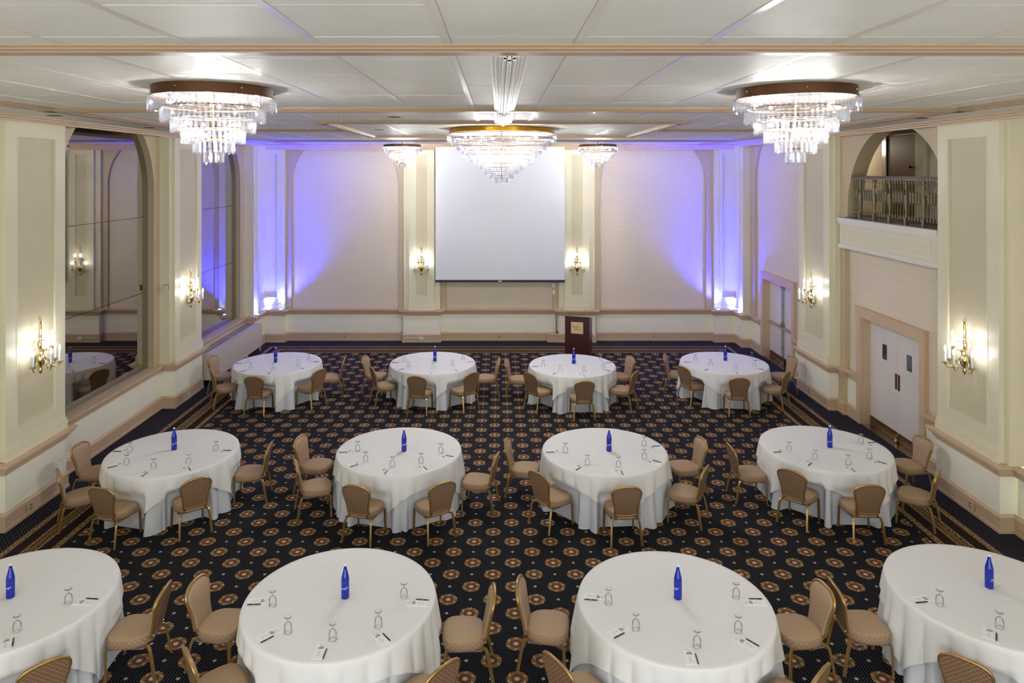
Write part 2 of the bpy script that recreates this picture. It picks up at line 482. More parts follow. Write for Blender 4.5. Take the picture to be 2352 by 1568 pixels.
def disc_arch(cx, r, zs, z0, z1, n=24):
    pts = [(cx - r, z0), (cx + r, z0)]
    cut = math.asin(min(1, (z1 - zs) / r))
    for k in range(n + 1):
        a = cut * k / n; pts.append((cx + r * math.cos(a), zs + r * math.sin(a)))
    for k in range(n, -1, -1):
        a = cut * k / n; pts.append((cx - r * math.cos(a), zs + r * math.sin(a)))
    return pts
ZS, ZR = 4.557, 0.93            # arch springing, top of chair rail

wl = struct(MB().box(-7.45, -7.2, -1.5, YB + 0.25, 0, ZT).obj('wall_left', 'cream'))
wr = struct(empty('wall_right', (0, 0, 0)))
wb = struct(MB().box(-7.45, 7.5, YB + 0.06, YB + 0.3, 0, ZT).obj('wall_back', 'cream'))

def pilaster(parent, face, back, a, b, side):
    """side: 'x' faces the room along x, 'y' is on the back wall; a..b is its extent"""
    p = empty('pilaster'); p.parent = parent
    sg = 1 if face > back else -1            # direction of the room
    def bx(m, d0, d1, u0, u1, z0, z1):
        if side == 'x': m.box(d0, d1, u0, u1, z0, z1)
        else: m.box(u0, u1, d0, d1, z0, z1)
    bk = 0.10 if side == 'x' else 0.16
    m = MB(); bx(m, back, face - sg * 0.07, a - (bk if side == 'x' else 0), b + (bk if side == 'x' else 0), ZR, ZT); m.obj('backing', 'cream', p)
    ia, ib = (a, b) if side == 'x' else (a + 0.16, b - 0.16)
    w = ib - ia; pa, pb = ia + w * 0.16 + (0 if side == 'x' else .06), ib - w * 0.16 - (0 if side == 'x' else .06)
    z0, z1 = 1.31, ZT - 0.28; rc = 0.03
    m = MB(); f0, f1 = face - sg * 0.07, face
    bx(m, f0, f1, ia, pa, ZR, ZT); bx(m, f0, f1, pb, ib, ZR, ZT); bx(m, f0, f1, pa, pb, ZR, z0); bx(m, f0, f1, pa, pb, z1, ZT)
    m.obj('shaft', 'cream', p)
    m = MB(); bx(m, f0, f1 - sg * rc, pa, pb, z0, z1); m.obj('recessed_panel', 'panel', p)
    e = 0.03; m = MB(); g0, g1 = f1 - sg * rc, f1 + sg * 0.004
    bx(m, g0, g1, pa, pa + e, z0, z1); bx(m, g0, g1, pb - e, pb, z0, z1); bx(m, g0, g1, pa + e, pb - e, z0, z0 + e); bx(m, g0, g1, pa + e, pb - e, z1 - e, z1)
    m.obj('panel_moulding', 'cream', p)
    m = MB(); bx(m, f1, f1 + sg * 0.03, ia - .02, ib + .02, ZR, 1.06); bx(m, f1, f1 + sg * 0.018, ia - .012, ib + .012, 1.06, 1.10); m.obj('plinth', 'cream', p)
    m = MB(); bx(m, back, face + sg * .005, a - (.02 if side == 'x' else 0), b + (.02 if side == 'x' else 0), 0, ZR - .05); m.obj('pedestal', 'wainscot', p)
    m = MB(); bx(m, f1, f1 + sg * .012, ia + .01, ib - .01, ZT - .13, ZT - .11); m.obj('cap_bead', 'cream', p)
    return p
for a, b in LP: pilaster(wl, PXL, -7.2, a, b, 'x')
for a, b in RP: pilaster(wr, PXR, 7.2, a, b, 'x')
for a, b in ((-2.74, -1.69), (1.74, 2.78)): pilaster(wb, 20.25, YB + 0.06, a, b, 'y')

# left wall: wainscot, arches with mirrors
MB().box(-7.2, WXL, -1.5, YB, 0, ZR - 0.05).obj('wainscot', 'wainscot', wl)
MIR = [(10.92, 14.62, 12.745, 1.54), (15.94, 19.34, 17.62, 1.45), (-1.5, 9.6, 7.75, 1.54)]
for k, (a, b, c, r) in enumerate(MIR):
    m = MB()
    if k == 2: a = 6.0
    for p in arch_plate(a, b, ZR - 0.05, ZT, c, r, ZS): m.poly(p, 'yz', -7.2, WXL)
    m.obj('arch_surround', 'arch', wl)
    m = MB()     # back edge strip lining the arch
MB().box(-7.2, WXL, -1.5, 6.0, ZR - 0.05, ZT).obj('plain_wall_panel', 'cream', wl)
MB().box(-7.2, WXL - .001, 6.0, 19.3, ZR - .05, ZR + .004).obj('mirror_sill', 'arch', wl)
mirrors = []
for (a, b, c, r), lab in zip(MIR[:2], ('tall arched smoked mirror in three panels beside the nearest left pilaster', 'tall arched smoked mirror above the radiator cover, tinted blue by the uplights')):
    t = empty('wall_mirror', (-7.15, c, ZR)); rr = r - 0.012
    full = disc_arch(0, rr, ZS - ZR, 0.008, ZT - ZR - .004)
    for z0, z1 in ((0.008, 2.475 - ZR), (2.485 - ZR, 3.995 - ZR), (4.005 - ZR, ZT - ZR - .004)):
        pts = []
        if z1 < ZS - ZR: pts = [(-rr, z0), (rr, z0), (rr, z1), (-rr, z1)]
        else: pts = [(-rr, z0), (rr, z0)] + full[2:]
        MB().poly(pts, 'yz', -0.04, 0.03).obj('mirror_panel', 'mirror', t)
    tag(t, lab, 'mirror')

# left corner pier and back corner piers
def corner(parent, xs, xw, y0, xb, sg):
    """L shaped pier: side face at xs from y0 to 20.25, back face at 20.25 from xs to xb"""
    p = empty('corner_pilaster'); p.parent = parent
    MB().box(xw, xs, y0, YB + .06, 0, ZR - .05).box(xs, xb, 20.25, YB + .06, 0, ZR - .05).obj('pedestal', 'wainscot', p)
    MB().box(xw, xs + sg * -.0, y0, YB + .06, ZR - .05, ZT).obj('side_backing', 'cream', p)
    MB().box(xs, xb, 20.30, YB + .06, ZR - .05, ZT).obj('back_backing', 'cream', p)
    # raised outer stiles leave a recessed panel wrapping the inner corner
    w = abs(xb - xs); s = 1 if xb > xs else -1
    MB().box(xs + s * w * .62, xb - s * .14, 20.25, 20.30, ZR, ZT).box(xs, xs + s * w * .62, 20.25, 20.30, ZR, 1.30).box(xs, xs + s * w * .62, 20.25, 20.30, ZT - .28, ZT).obj('back_stile', 'cream', p)
    MB().box(xs, xs + s * .05, y0 + .14, y0 + .34, ZR, ZT).box(xs, xs + s * .05, y0 + .34, 20.25, ZR, 1.30).box(xs, xs + s * .05, y0 + .34, 20.25, ZT - .28, ZT).obj('side_stile', 'cream', p)
    MB().box(xs + s * .05, xb - s * .16, 20.24, 20.25, ZR, 1.06).box(xs + s * .05, xs + s * .06, y0 + .16, 20.24, ZR, 1.06).obj('plinth', 'cream', p)
corner(wl, PXL, -7.2, 19.34, -6.17, 1)
corner(wr, PXR, 7.25, 19.64, 6.23, -1)

# back wall bays
MB().box(-6.8, 6.9, YB, YB + .06, 0, ZR - .05).obj('wainscot', 'wainscot', wb)
for a, b, c, r in ((-6.17, -2.74, -4.45, 1.555), (2.78, 6.23, 4.49, 1.53), (-1.69, 1.74, 0.025, 1.55)):
    m = MB()
    for p in arch_plate(a, b, ZR - .05, ZT, c, r, ZS): m.poly(p, 'xz', YB - .05, YB + .06)
    m.obj('arch_surround', 'arch', wb)
    MB().poly(disc_arch(c, r - .004, ZS, ZR - .05, ZT), 'xz', YB + .02, YB + .06).obj('wallpaper_panel', 'wallpaper', wb)

# right wall with two door bays and the balcony opening
WPX = 7.10                          # wallpaper plane
D1 = (11.75, 13.68, 2.08); D2 = (16.88, 18.72, 2.07)
def wpiece(y0, y1, z0, z1, mat='wallpaper', nm='wallpaper_panel', x0=WPX, x1=7.3): MB().box(x0, x1, y0, y1, z0, z1).obj(nm, mat, wr)
wpiece(-1.5, 6.0, 0, ZT, 'cream', 'plain_wall_panel', 7.05)
wpiece(6.0, 9.5, ZR - .05, ZT, 'wallpaper'); wpiece(6.0, 9.5, 0, ZR - .05, 'wainscot', 'wainscot', 7.02)
for (d0, d1, dh), (a, b) in ((D1, (10.92, 14.50)), (D2, (15.97, 19.64))):
    zt = 3.38 if d0 < 14 else ZT
    for y0, y1 in ((a, d0 - .03), (d1 + .03, b)):
        wpiece(y0, y1, ZR - .05, zt); wpiece(y0, y1, 0, ZR - .05, 'wainscot', 'wainscot', 7.06)
    wpiece(d0 - .03, d1 + .03, dh + .03, zt)
# arch surrounds
m = MB()
for p in arch_plate(10.92, 14.50, 4.0, ZT, 12.5, 1.6, 4.15): m.poly(p, 'yz', WXR, 7.3)
m.obj('arch_surround', 'arch', wr)
MB().box(WXR, WPX, 14.22, 14.50, 0, 4.0).obj('arch_pier', 'arch', wr); MB().box(WXR, WPX, 10.92, 11.15, 0, 4.0).obj('arch_pier', 'arch', wr)
m = MB()
for p in arch_plate(15.97, 19.64, ZR - .05, ZT, 17.70, 1.60, ZS): m.poly(p, 'yz', WXR + .03, WPX)
m.obj('arch_surround', 'arch', wr)
# balcony room
for nm, bx_, mt in (('balcony_floor', (7.3, 8.6, 9.4, 17.4, 3.86, 3.98), 'slab'), ('balcony_back_wall', (8.5, 8.7, 9.4, 17.4, 3.98, ZT), 'wallpaper'),
                    ('balcony_side_wall', (7.3, 8.5, 17.2, 17.4, 3.98, ZT), 'panel'), ('balcony_side_wall', (7.3, 8.5, 9.4, 9.6, 3.98, ZT), 'panel'),
                    ('balcony_ceiling', (7.3, 8.7, 9.4, 17.4, ZT, ZT + .1), 'slab')):
    MB().box(*bx_).obj(nm, mt, wr)
wpiece(10.92, 14.5, 3.38, 3.98, 'cream', 'balcony_edge', 7.08, 7.3)

bl = bpy.data.lights.new('balcony_fill', 'POINT'); bl.energy = 7; bl.shadow_soft_size = .12; bl.color = (1, .9, .75)  # added point lamp with no fixture, lifts the dim balcony interior
blo = bpy.data.objects.new('balcony_fill', bl); COL.objects.link(blo); blo.location = (7.9, 16.4, ZT - .25)

# ------------------------------------------------------------------ trims: baseboard, chair rail, cornice
left_path = [(-7.0, -1.4), (-7.0, 9.58), (PXL, 9.58), (PXL, 10.94), (-7.0, 10.94), (-7.0, 14.60), (PXL, 14.60), (PXL, 15.96), (-7.0, 15.96), (-7.0, 19.34), (PXL, 19.34), (PXL, 20.25)]
back_path = [(PXL, 20.25), (-6.17, 20.25), (-6.17, YB), (-2.74, YB), (-2.74, 20.25), (-1.69, 20.25), (-1.69, YB), (1.74, YB), (1.74, 20.25), (2.78, 20.25), (2.78, YB), (6.23, YB), (6.23, 20.25), (PXR, 20.25)]
right_a = [(PXR, 20.25), (PXR, 19.64), (7.06, 19.64), (7.06, D2[1] + .16)]
right_b = [(7.06, D2[0] - .16), (7.06, 15.99), (PXR, 15.99), (PXR, 14.48), (7.0, 14.48), (7.0, 14.22), (7.06, 14.22), (7.06, D1[1] + .14)]
right_c = [(7.06, D1[0] - .14), (7.06, 10.94), (PXR, 10.94), (PXR, 9.56), (7.02, 9.56), (7.02, -1.4)]
def rv(p): return list(reversed(p))
base_prof = [(0.001, 0), (0.035, 0), (0.035, .045), (0.026, .05), (0.026, .19), (0.034, .20), (0.030, .225), (0.016, .24), (0.012, .255), (0.001, .255)]
rail_prof = [(0.001, .765), (0.018, .765), (0.022, .80), (0.045, .812), (0.052, .845), (0.085, .86), (0.09, .885), (0.115, .90), (0.115, .93), (0.001, .935)]
def trims(path, nm_base, nm_rail):
    p = rv(path)
    struct(MB().sweep(p, base_prof).obj(nm_base, 'tan', smooth=25))
    struct(MB().sweep(p, rail_prof).obj(nm_rail, 'tan', smooth=25))
nt = [20]
for path, nm in ((left_path, 'baseboard_left'), (back_path, 'baseboard_back'), (right_a, 'baseboard_right_far'), (right_b, 'baseboard_right_middle'), (right_c, 'baseboard_right_near')):
    nt[0] += 1; trims(path, nm, 'trim_%d' % nt[0])
crown = [(0.0, 5.61), (0.03, 5.61), (0.035, 5.635), (0.07, 5.645), (0.075, 5.665), (0.12, 5.675), (0.125, ZC + .01), (0.0, ZC + .01)]
struct(MB().sweep(rv([(PXL, -1.4), (PXL, 20.3)]), crown).obj('trim_30', 'tan', smooth=25))
struct(MB().sweep([(PXR, -1.4), (PXR, 20.3)], crown).obj('trim_31', 'tan', smooth=25))
crown_b = [(0.0, 5.54), (0.03, 5.54), (0.04, 5.565), (0.08, 5.58), (0.085, 5.61), (0.13, 5.625), (0.14, 5.66), (0.18, 5.675), (0.185, ZC + .01), (0.0, ZC + .01)]
struct(MB().sweep(rv([(PXL, 20.25), (PXR, 20.25)]), crown_b).obj('trim_32', 'tan', smooth=25))

# ------------------------------------------------------------------ doors
def door(num, d, lites, panic, label):
    d0, d1, dh = d; t = struct(empty('door_%d' % num, (WPX, (d0 + d1) / 2, 0)), label); c = (d0 + d1) / 2; hw = (d1 - d0) / 2
    m = MB(); cw, pj = 0.14, -0.075
    for y0, y1, z0, z1 in ((-hw - cw, -hw, 0, dh + cw + .02), (hw, hw + cw, 0, dh + cw + .02), (-hw, hw, dh, dh + cw + .02)):
        m.box(pj, 0.0, y0, y1, z0, z1); 
    m.box(pj - .02, 0.0, -hw - cw - .02, hw + cw + .02, dh + cw + .02, dh + cw + .055)
    for s in (-1, 1): m.box(0.001, .2, s * (hw - .022), s * (hw + .028), 0, dh + .028)
    m.box(0.001, .2, -hw + .022, hw - .022, dh - .022, dh + .028)
    m.obj('door_frame', 'tan', t)
    MB().box(-.06, .22, -hw, hw, 0.0, .012).obj('threshold', 'chrome', t)
    for s in (-1, 1):
        y0, y1 = (-hw + .025, -.004) if s < 0 else (.004, hw - .025)
        lf = MB().box(.12, .165, y0, y1, .015, dh - .026).obj('door_leaf', 'door', t)
        MB().box(.114, .12, y0 + .01, y1 - .01, .02, .19).obj('kick_plate', 'brass_dark', lf)
        yc = (y0 + y1) / 2
        if lites:
            MB().box(.112, .12, yc - .04 - s * .08, yc + .04 - s * .08 + .06, 1.40, 1.68).obj('door_lite', 'lite', lf)
            MB().box(.110, .12, y0, y1, .905, .915).obj('lower_panel_edge', 'white', lf)
            m = MB()
            pts = [(s * .045 + .026 * math.cos(a), (1.22 if a < PI else .98) + .026 * math.sin(a)) for a in [k * 2 * PI / 16 for k in range(16)]]
            m.poly(pts, 'yz', .108, .12); m.obj('push_plate', 'rail_wood', lf)
        if panic:
            m = MB().box(.06, .115, y0 + .03, y1 - .03, .93, .985)
            m.box(.05, .06, y0 + .18, y1 - .18, .94, .975); m.obj('panic_bar', 'tan_dark', lf)
            m = MB().tube([(.095, s * .05, .03), (.095, s * .05, dh - .03)], .009)
            for z in (.45, 1.5): m.lathe([(.016, 0), (.016, .03)], 8, (.095, s * .05, z))
            m.obj('vertical_rod', 'pewter', lf)
            MB().lathe([(.028, 0), (.032, .05), (.02, .1), (.006, .115)], 10, (.09, s * .05, .985)).obj('rod_housing', 'pewter', lf, smooth=50)
            MB().box(.07, .12, s * .02, s * .09, dh - .12, dh - .02).obj('top_latch', 'tan_dark', lf)
            MB().lathe([(.03, 0), (.034, .05), (.02, .1)], 10, (.085, s * .05, .02)).obj('floor_latch', 'pewter', lf, smooth=50)
    if lites: MB().lathe([(.02, 0), (.035, .03), (.015, .07), (.025, .1)], 10, (.09, .0, .02)).obj('floor_bolt', 'brass', t, smooth=50)
    if panic: MB().box(.110, .12, -hw + .06, -hw + .26, 1.62, 1.72).obj('door_sign', 'plate_blue', t)
door(1, D1, True, False, 'white double door with small lites and brass kick plates')
door(2, D2, False, True, 'white double door with panic bars and vertical rods')
for d in (D1, D2):
    MB().box(7.3, 7.4, d[0] - .2, d[1] + .2, 0, d[2] + .2).obj('door_backing', 'dark', wr)

# balcony front: apron, railing, brown door behind
ap = empty('balcony_apron', (WXR - .003, 12.6, 3.38)); y0, y1 = -1.53, 1.70
m = MB().box(-.06, 0, y0, y1, 0.03, .58); m.obj('apron_board', 'cream', ap)
m = MB()
for z0, z1, d in ((.52, .60, .11), (.48, .52, .085), (0, .03, .10), (.03, .07, .08)): m.box(-.0 - d, 0, y0 - .02, y1 + .02, z0, z1)
m.obj('apron_cornice', 'white', ap)
m = MB()
for a, b, c, d_ in ((y0 + .225, y1 - .225, .40, .425), (y0 + .225, y1 - .225, .13, .155), (y0 + .2, y0 + .225, .13, .425), (y1 - .225, y1 - .2, .13, .425)): m.box(-.075, -.06, a, b, c, d_)
m.obj('apron_panel_moulding', 'white', ap)
tag(ap, 'white panelled balcony apron above the near right double door', 'balcony front')
rl = empty('balcony_railing', (7.04, 12.5, 3.985)); y0, y1 = -1.57, 1.45
m = MB().box(-.045, .045, y0, y1, .79, .815); m.box(-.035, .035, y0, y1, .815, .84); m.obj('handrail', 'rail_wood', rl)
MB().box(-.015, .015, y0, y1, .775, .79).obj('top_bar', 'pewter', rl)
MB().box(-.012, .012, y0, y1, 0.0, .016).obj('bottom_bar', 'dark', rl); MB().box(-.012, .012, y0, y1, .075, .09).obj('bottom_bar', 'dark', rl)
post_me = MB().box(-.028, .028, -.028, .028, 0.0, .13).lathe([(.022, .13), (.03, .15), (.016, .18), (.022, .25), (.034, .38), (.038, .45), (.03, .47), (.036, .50), (.014, .54), (.012, .60), (.026, .63), (.028, .66), (.016, .69), (.03, .72), (.032, .75), (.018, .775)], 10).mesh('railing_post', 'pewter', 45)
bal_me = MB().tube([(0, 0, .085), (0, 0, .78)], .006, 6).lathe([(.012, .09), (.013, .15), (.008, .16)], 8).lathe([(.008, .70), (.013, .715), (.012, .775)], 8).mesh('baluster', 'pewter', 40)
orn_me = MB().lathe([(.002, .36), (.016, .385), (.022, .40), (.012, .42), (.022, .445), (.026, .465), (.022, .485), (.012, .51), (.020, .53), (.013, .555), (.004, .585), (.001, .60)], 8).mesh('rosette_drop', 'pewter', 50)
for k in range(6):
    yp = 1.17 - k * .51
    if y0 < yp < y1: link('railing_post', post_me, rl, Matrix.Translation((0, yp, 0)))
    for j in range(1, 6):
        yb = yp + j * .51 / 6
        if y0 < yb < y1: link('baluster', bal_me, rl, Matrix.Translation((0, yb, 0)))
        if j < 5 and y0 < yb + .0425 < y1: link('rosette_drop', orn_me, rl, Matrix.Translation((0, yb + .0425, 0)))
tag(rl, 'ornate pewter balcony railing with wooden handrail under the right arch', 'railing')
bd = struct(empty('door_3', (8.5, 14.75, 3.98)), 'brown door at the back of the balcony')
MB().box(-.05, 0, -.50, .50, 0, 1.68).obj('door_leaf', 'brown_door', bd)
MB().box(-.07, 0, -.90, -.52, 0, 1.70).obj('door_frame', 'panel', bd); MB().box(-.09, 0, .52, .60, 0, 1.70).box(-.06, 0, .62, .72, 0, 1.70).obj('metal_door_frame', 'chrome', bd)
kn = MB().lathe([(.012, 0), (.012, .03), (.03, .045), (.03, .07), (.01, .085)], 12).xf(Matrix.Translation((-.05, -.40, 1.02)) @ Matrix.Rotation(-PI / 2, 4, 'Y')); kn.obj('door_knob', 'brass_dark', bd, smooth=50)
MB().box(-.056, -.05, -.45, -.37, .62, .88).obj('door_plate', 'brass_dark', bd)

# ------------------------------------------------------------------ projection screen, lectern, radiator, wall fittings
ps = empty('projection_screen', (0.045, 20.10, 1.75))
MB().box(-1.845, 1.845, -.004, .004, .07, 3.85).obj('screen_sheet', 'screen', ps)
MB().box(-1.85, 1.85, -.022, .022, .0, .068).obj('weight_bar', 'black', ps); MB().box(-.05, .05, -.026, -.022, .02, .05).obj('pull_tab', 'white', ps)
MB().box(-1.85, 1.85, -.012, .012, 3.85, 3.87).obj('screen_top_rod', 'white', ps)
tag(ps, 'large white pull-down projection screen on the back wall', 'projection screen')

lc = empty('lectern', (2.08, 18.25, 0), math.radians(-16))
m = MB(); hw = .315
m.poly([(-.24, .06), (.24, .06), (.24, 1.05), (-.24, 1.17)], 'yz', -hw, hw); m.obj('body', 'lectern', lc)
MB().box(-hw + .02, hw - .02, -.22, .22, 0, .06).obj('base', 'lectern', lc)
m = MB().poly([(-.26, 1.178), (.26, 1.052), (.26, 1.074), (-.26, 1.20)], 'yz', -hw - .01, hw + .01); m.obj('slanted_top', 'lectern', lc)
sg = MB().box(-.155, .155, -.246, -.24, .76, 1.055).obj('sign_plate', 'sign', lc)
def put_text(body, size, shear, mat, par, mtx, name='lettering'):
    me = text_mesh(body, size, shear); me.materials.append(M[mat]); return link(name, me, par, mtx)
RX = Matrix.Rotation(PI / 2, 4, 'X')
put_text('Hotel', .058, .35, 'ink', sg, Matrix.Translation((-.065, -.247, .915)) @ RX)
put_text('The', .03, .35, 'ink', sg, Matrix.Translation((-.118, -.247, .955)) @ RX)
put_text('Bethlehem', .045, .35, 'ink', sg, Matrix.Translation((.015, -.247, .862)) @ RX)
MB().poly([(.02, .935), (.033, .915), (.046, .935), (.033, .955)], 'xz', -.249, -.246).obj('diamond_mark', 'ink', sg)
MB().tube([(-.2, -.2, 1.19), (-.2, -.19, 1.25), (-.18, -.14, 1.29)], .006, 6).obj('microphone_clip', 'black', lc)
tag(lc, 'dark mahogany lectern with a square brass name plate', 'lectern')

rd = empty('radiator_cover', (-6.75, 17.72, 0)); L0, L1 = -1.66, 1.60
MB().box(-.225, .25, L0, L1, .145, .75).obj('casing', 'radiator', rd)
m = MB()
for s in range(2):
    for q, x in enumerate((-.13, -.02)): 
        for k in range(2): m.box(x + k * .045, x + k * .045 + .028, L0 + .06 + s * 1.60, L0 + 1.58 + s * 1.64, .75, .754)
m.obj('grille_slots', 'slab', rd)
for y in (L0 + .05, -.55, .55, L1 - .05): MB().box(.2, .235, y - .015, y + .015, 0, .145).obj('foot', 'radiator', rd)
tag(rd, 'long cream radiator cover under the blue-lit mirror', 'radiator cover')

def outlet(x, y, z, face, label, w=.075, h=.115, nm='wall_outlet', mat='tan', cat='outlet'):
    t = empty(nm, (x, y, z), {'L': PI / 2, 'R': -PI / 2, 'B': 0}[face])
    MB().box(-w / 2, w / 2, -.012, 0.0, -h / 2, h / 2).obj('cover_plate', mat, t)
    for dz in (-h * .22, h * .22): MB().box(-w * .2, w * .2, -.0145, -.012, dz - h * .1, dz + h * .1).obj('socket', 'slab', t)
    return tag(t, label, cat)
outlet(PXL + .037, 10.05, .125, 'L', 'tan outlet in the baseboard below the nearest left pilaster', .14, .11)
outlet(PXL + .037, 15.2, .125, 'L', 'white outlet in the baseboard of the second left pilaster', .10, .12, mat='white')
outlet(-4.46, YB - .027, .12, 'B', 'tan outlet in the back baseboard left of the screen', .13, .09)
outlet(0.02, YB - .027, .12, 'B', 'tan outlet in the back baseboard under the screen', .13, .09)
outlet(4.5, YB - .027, .12, 'B', 'tan outlet in the back baseboard right of the lectern', .13, .09)
outlet(PXR - .037, 10.1, .125, 'R', 'tan outlet in the baseboard below the nearest right pilaster', .14, .11)
outlet(PXR - .037, 15.35, .125, 'R', 'tan outlet in the baseboard of the farther right pilaster', .12, .11)
t = empty('surface_raceway', (-2.2, 20.25 - .036, .13)); MB().box(-.52, -.08, -.012, 0, -.008, .008).obj('channel', 'white', t); MB().box(-.08, .045, -.03, 0, -.05, .05).obj('junction_box', 'white', t)
tag(t, 'white cable channel and box on the back baseboard left of the screen', 'raceway')
t = empty('equipment_box', (1.60, 20.37, 0)); MB().box(-.20, .12, -.12, .055, 0, .21).obj('box_body', 'tan', t); MB().box(-.21, .12, -.125, .055, .21, .235).obj('box_lid', 'tan', t)
tag(t, 'tan floor box against the back wall beside the lectern', 'floor box')
for z, nm, lab, w in ((1.62, 'switch_plate', 'white switch plate just under the right end of the screen', .09), (1.42, 'switch_plate', 'lower grey-rimmed switch plate under the right end of the screen', .085)):
    t = empty(nm, (1.60, YB - .052, z)); MB().box(-w / 2, w / 2, -.02, 0, -.06, .06).obj('plate', 'white', t); MB().box(-.015, .015, -.026, -.02, -.025, .025).obj('toggle', 'cap', t); tag(t, lab, 'switch')
t = empty('conduit', (1.70, YB - .03, .28)); MB().tube([(0, -.03, .0), (0, -.03, .49)], .012).obj('pipe', 'white', t); MB().tube([(-.025, -.04, .0), (-.025, -.04, .49)], .010).obj('cable', 'black', t); MB().box(-.03, .02, -.06, 0.0, -.04, .0).obj('connector', 'black', t)
tag(t, 'black cable and white conduit running down beside the lectern', 'conduit')
t = empty('fire_alarm_strobe', (-6.86, 14.505, 2.52)); MB().box(-.03, .045, -.03, .01, -.055, .055).obj('alarm_body', 'red', t); MB().box(-.012, .05, -.065, -.03, -.05, .05).obj('strobe_lens', 'white', t)
tag(t, 'small red fire alarm strobe on the second left pilaster', 'alarm')

for x, y, lab in ((-1.51, 10.17, 'dark round recessed ceiling light left of the ribbed moulding'), (-2.23, 13.2, 'dark round recessed ceiling light inside the central coffer'),
                  (6.25, 10.4, 'dark round recessed ceiling light above the right balcony'), (-6.25, 12.6, 'dark round recessed ceiling light above the nearest mirror'), (-6.25, 9.9, 'dark round recessed ceiling light above the nearest left pilaster')):
    t = empty('recessed_downlight', (x, y, ZC)); MB().lathe([(.105, -.004), (.105, -.001), (.10, .0), (.10, -.006)], 24).obj('trim_ring', 'tan_dark', t); MB().lathe([(.095, -.008), (.095, -.003)], 24).obj('dark_baffle', 'dark', t)
    tag(t, lab, 'ceiling light', 'unlit recessed ceiling lights')
for x, y, lab in ((6.25, 9.25, 'small sprinkler head on the ceiling above the nearest right pilaster'), (-2.33, 10.4, 'small sprinkler head on the ceiling left of the ribbed moulding'), (-2.4, 16.8, 'small sprinkler head above the rear left chandelier'), (2.46, 16.8, 'small sprinkler head above the rear right chandelier')):
    t = empty('sprinkler_head', (x, y, ZC)); MB().lathe([(.03, 0), (.03, -.006), (.011, -.008), (.011, -.035)], 12).obj('escutcheon', 'chrome', t); MB().lathe([(.024, -.038), (.024, -.044)], 10).obj('deflector', 'chrome', t)
    tag(t, lab, 'sprinkler')

# ------------------------------------------------------------------ blue uplights in the far corners
def uplight(x, y, lab, power, tilt, size=95):
    t = empty('uplight', (x, y, ZR + .006))
    MB().lathe([(.055, 0), (.058, .02), (.05, .03), (.046, .03)], 16).obj('housing', 'white', t); MB().lathe([(.045, .026), (.045, .032)], 16).obj('led_lens', 'led', t)
    tag(t, lab, 'uplight', 'blue uplights on the chair rail')
    ld = bpy.data.lights.new('uplight_beam', 'SPOT'); ld.energy = power; ld.color = (0.02, 0.025, 1.0); ld.spot_size = math.radians(size); ld.spot_blend = 1.0; ld.shadow_soft_size = .04
    lo = bpy.data.objects.new('uplight_beam', ld); COL.objects.link(lo); lo.parent = t; lo.location = (0, 0, .05)
    lo.rotation_euler = Vector((tilt[0], tilt[1], 1)).to_track_quat('-Z', 'Y').to_euler()
for sx, xs, xb, y0, w in ((-1, PXL, -6.17, 19.34, 'left'), (1, PXR, 6.23, 19.64, 'right')):
    uplight(xb + sx * .07, 20.17, 'blue glowing uplight on the rail at far %s, closest to the screen' % w, BLUE_W * 2.4, (-sx * .20, .09), 84)
    uplight(xs - sx * .13, 20.17, 'blue glowing uplight tucked in the far %s inner corner' % w, BLUE_W * 1.4, (sx * .04, .03))
    uplight(xs - sx * .06, y0 + .10, 'blue glowing uplight at far %s, nearest the side wall bay' % w, BLUE_W * 2.0, (sx * .08, -.10))

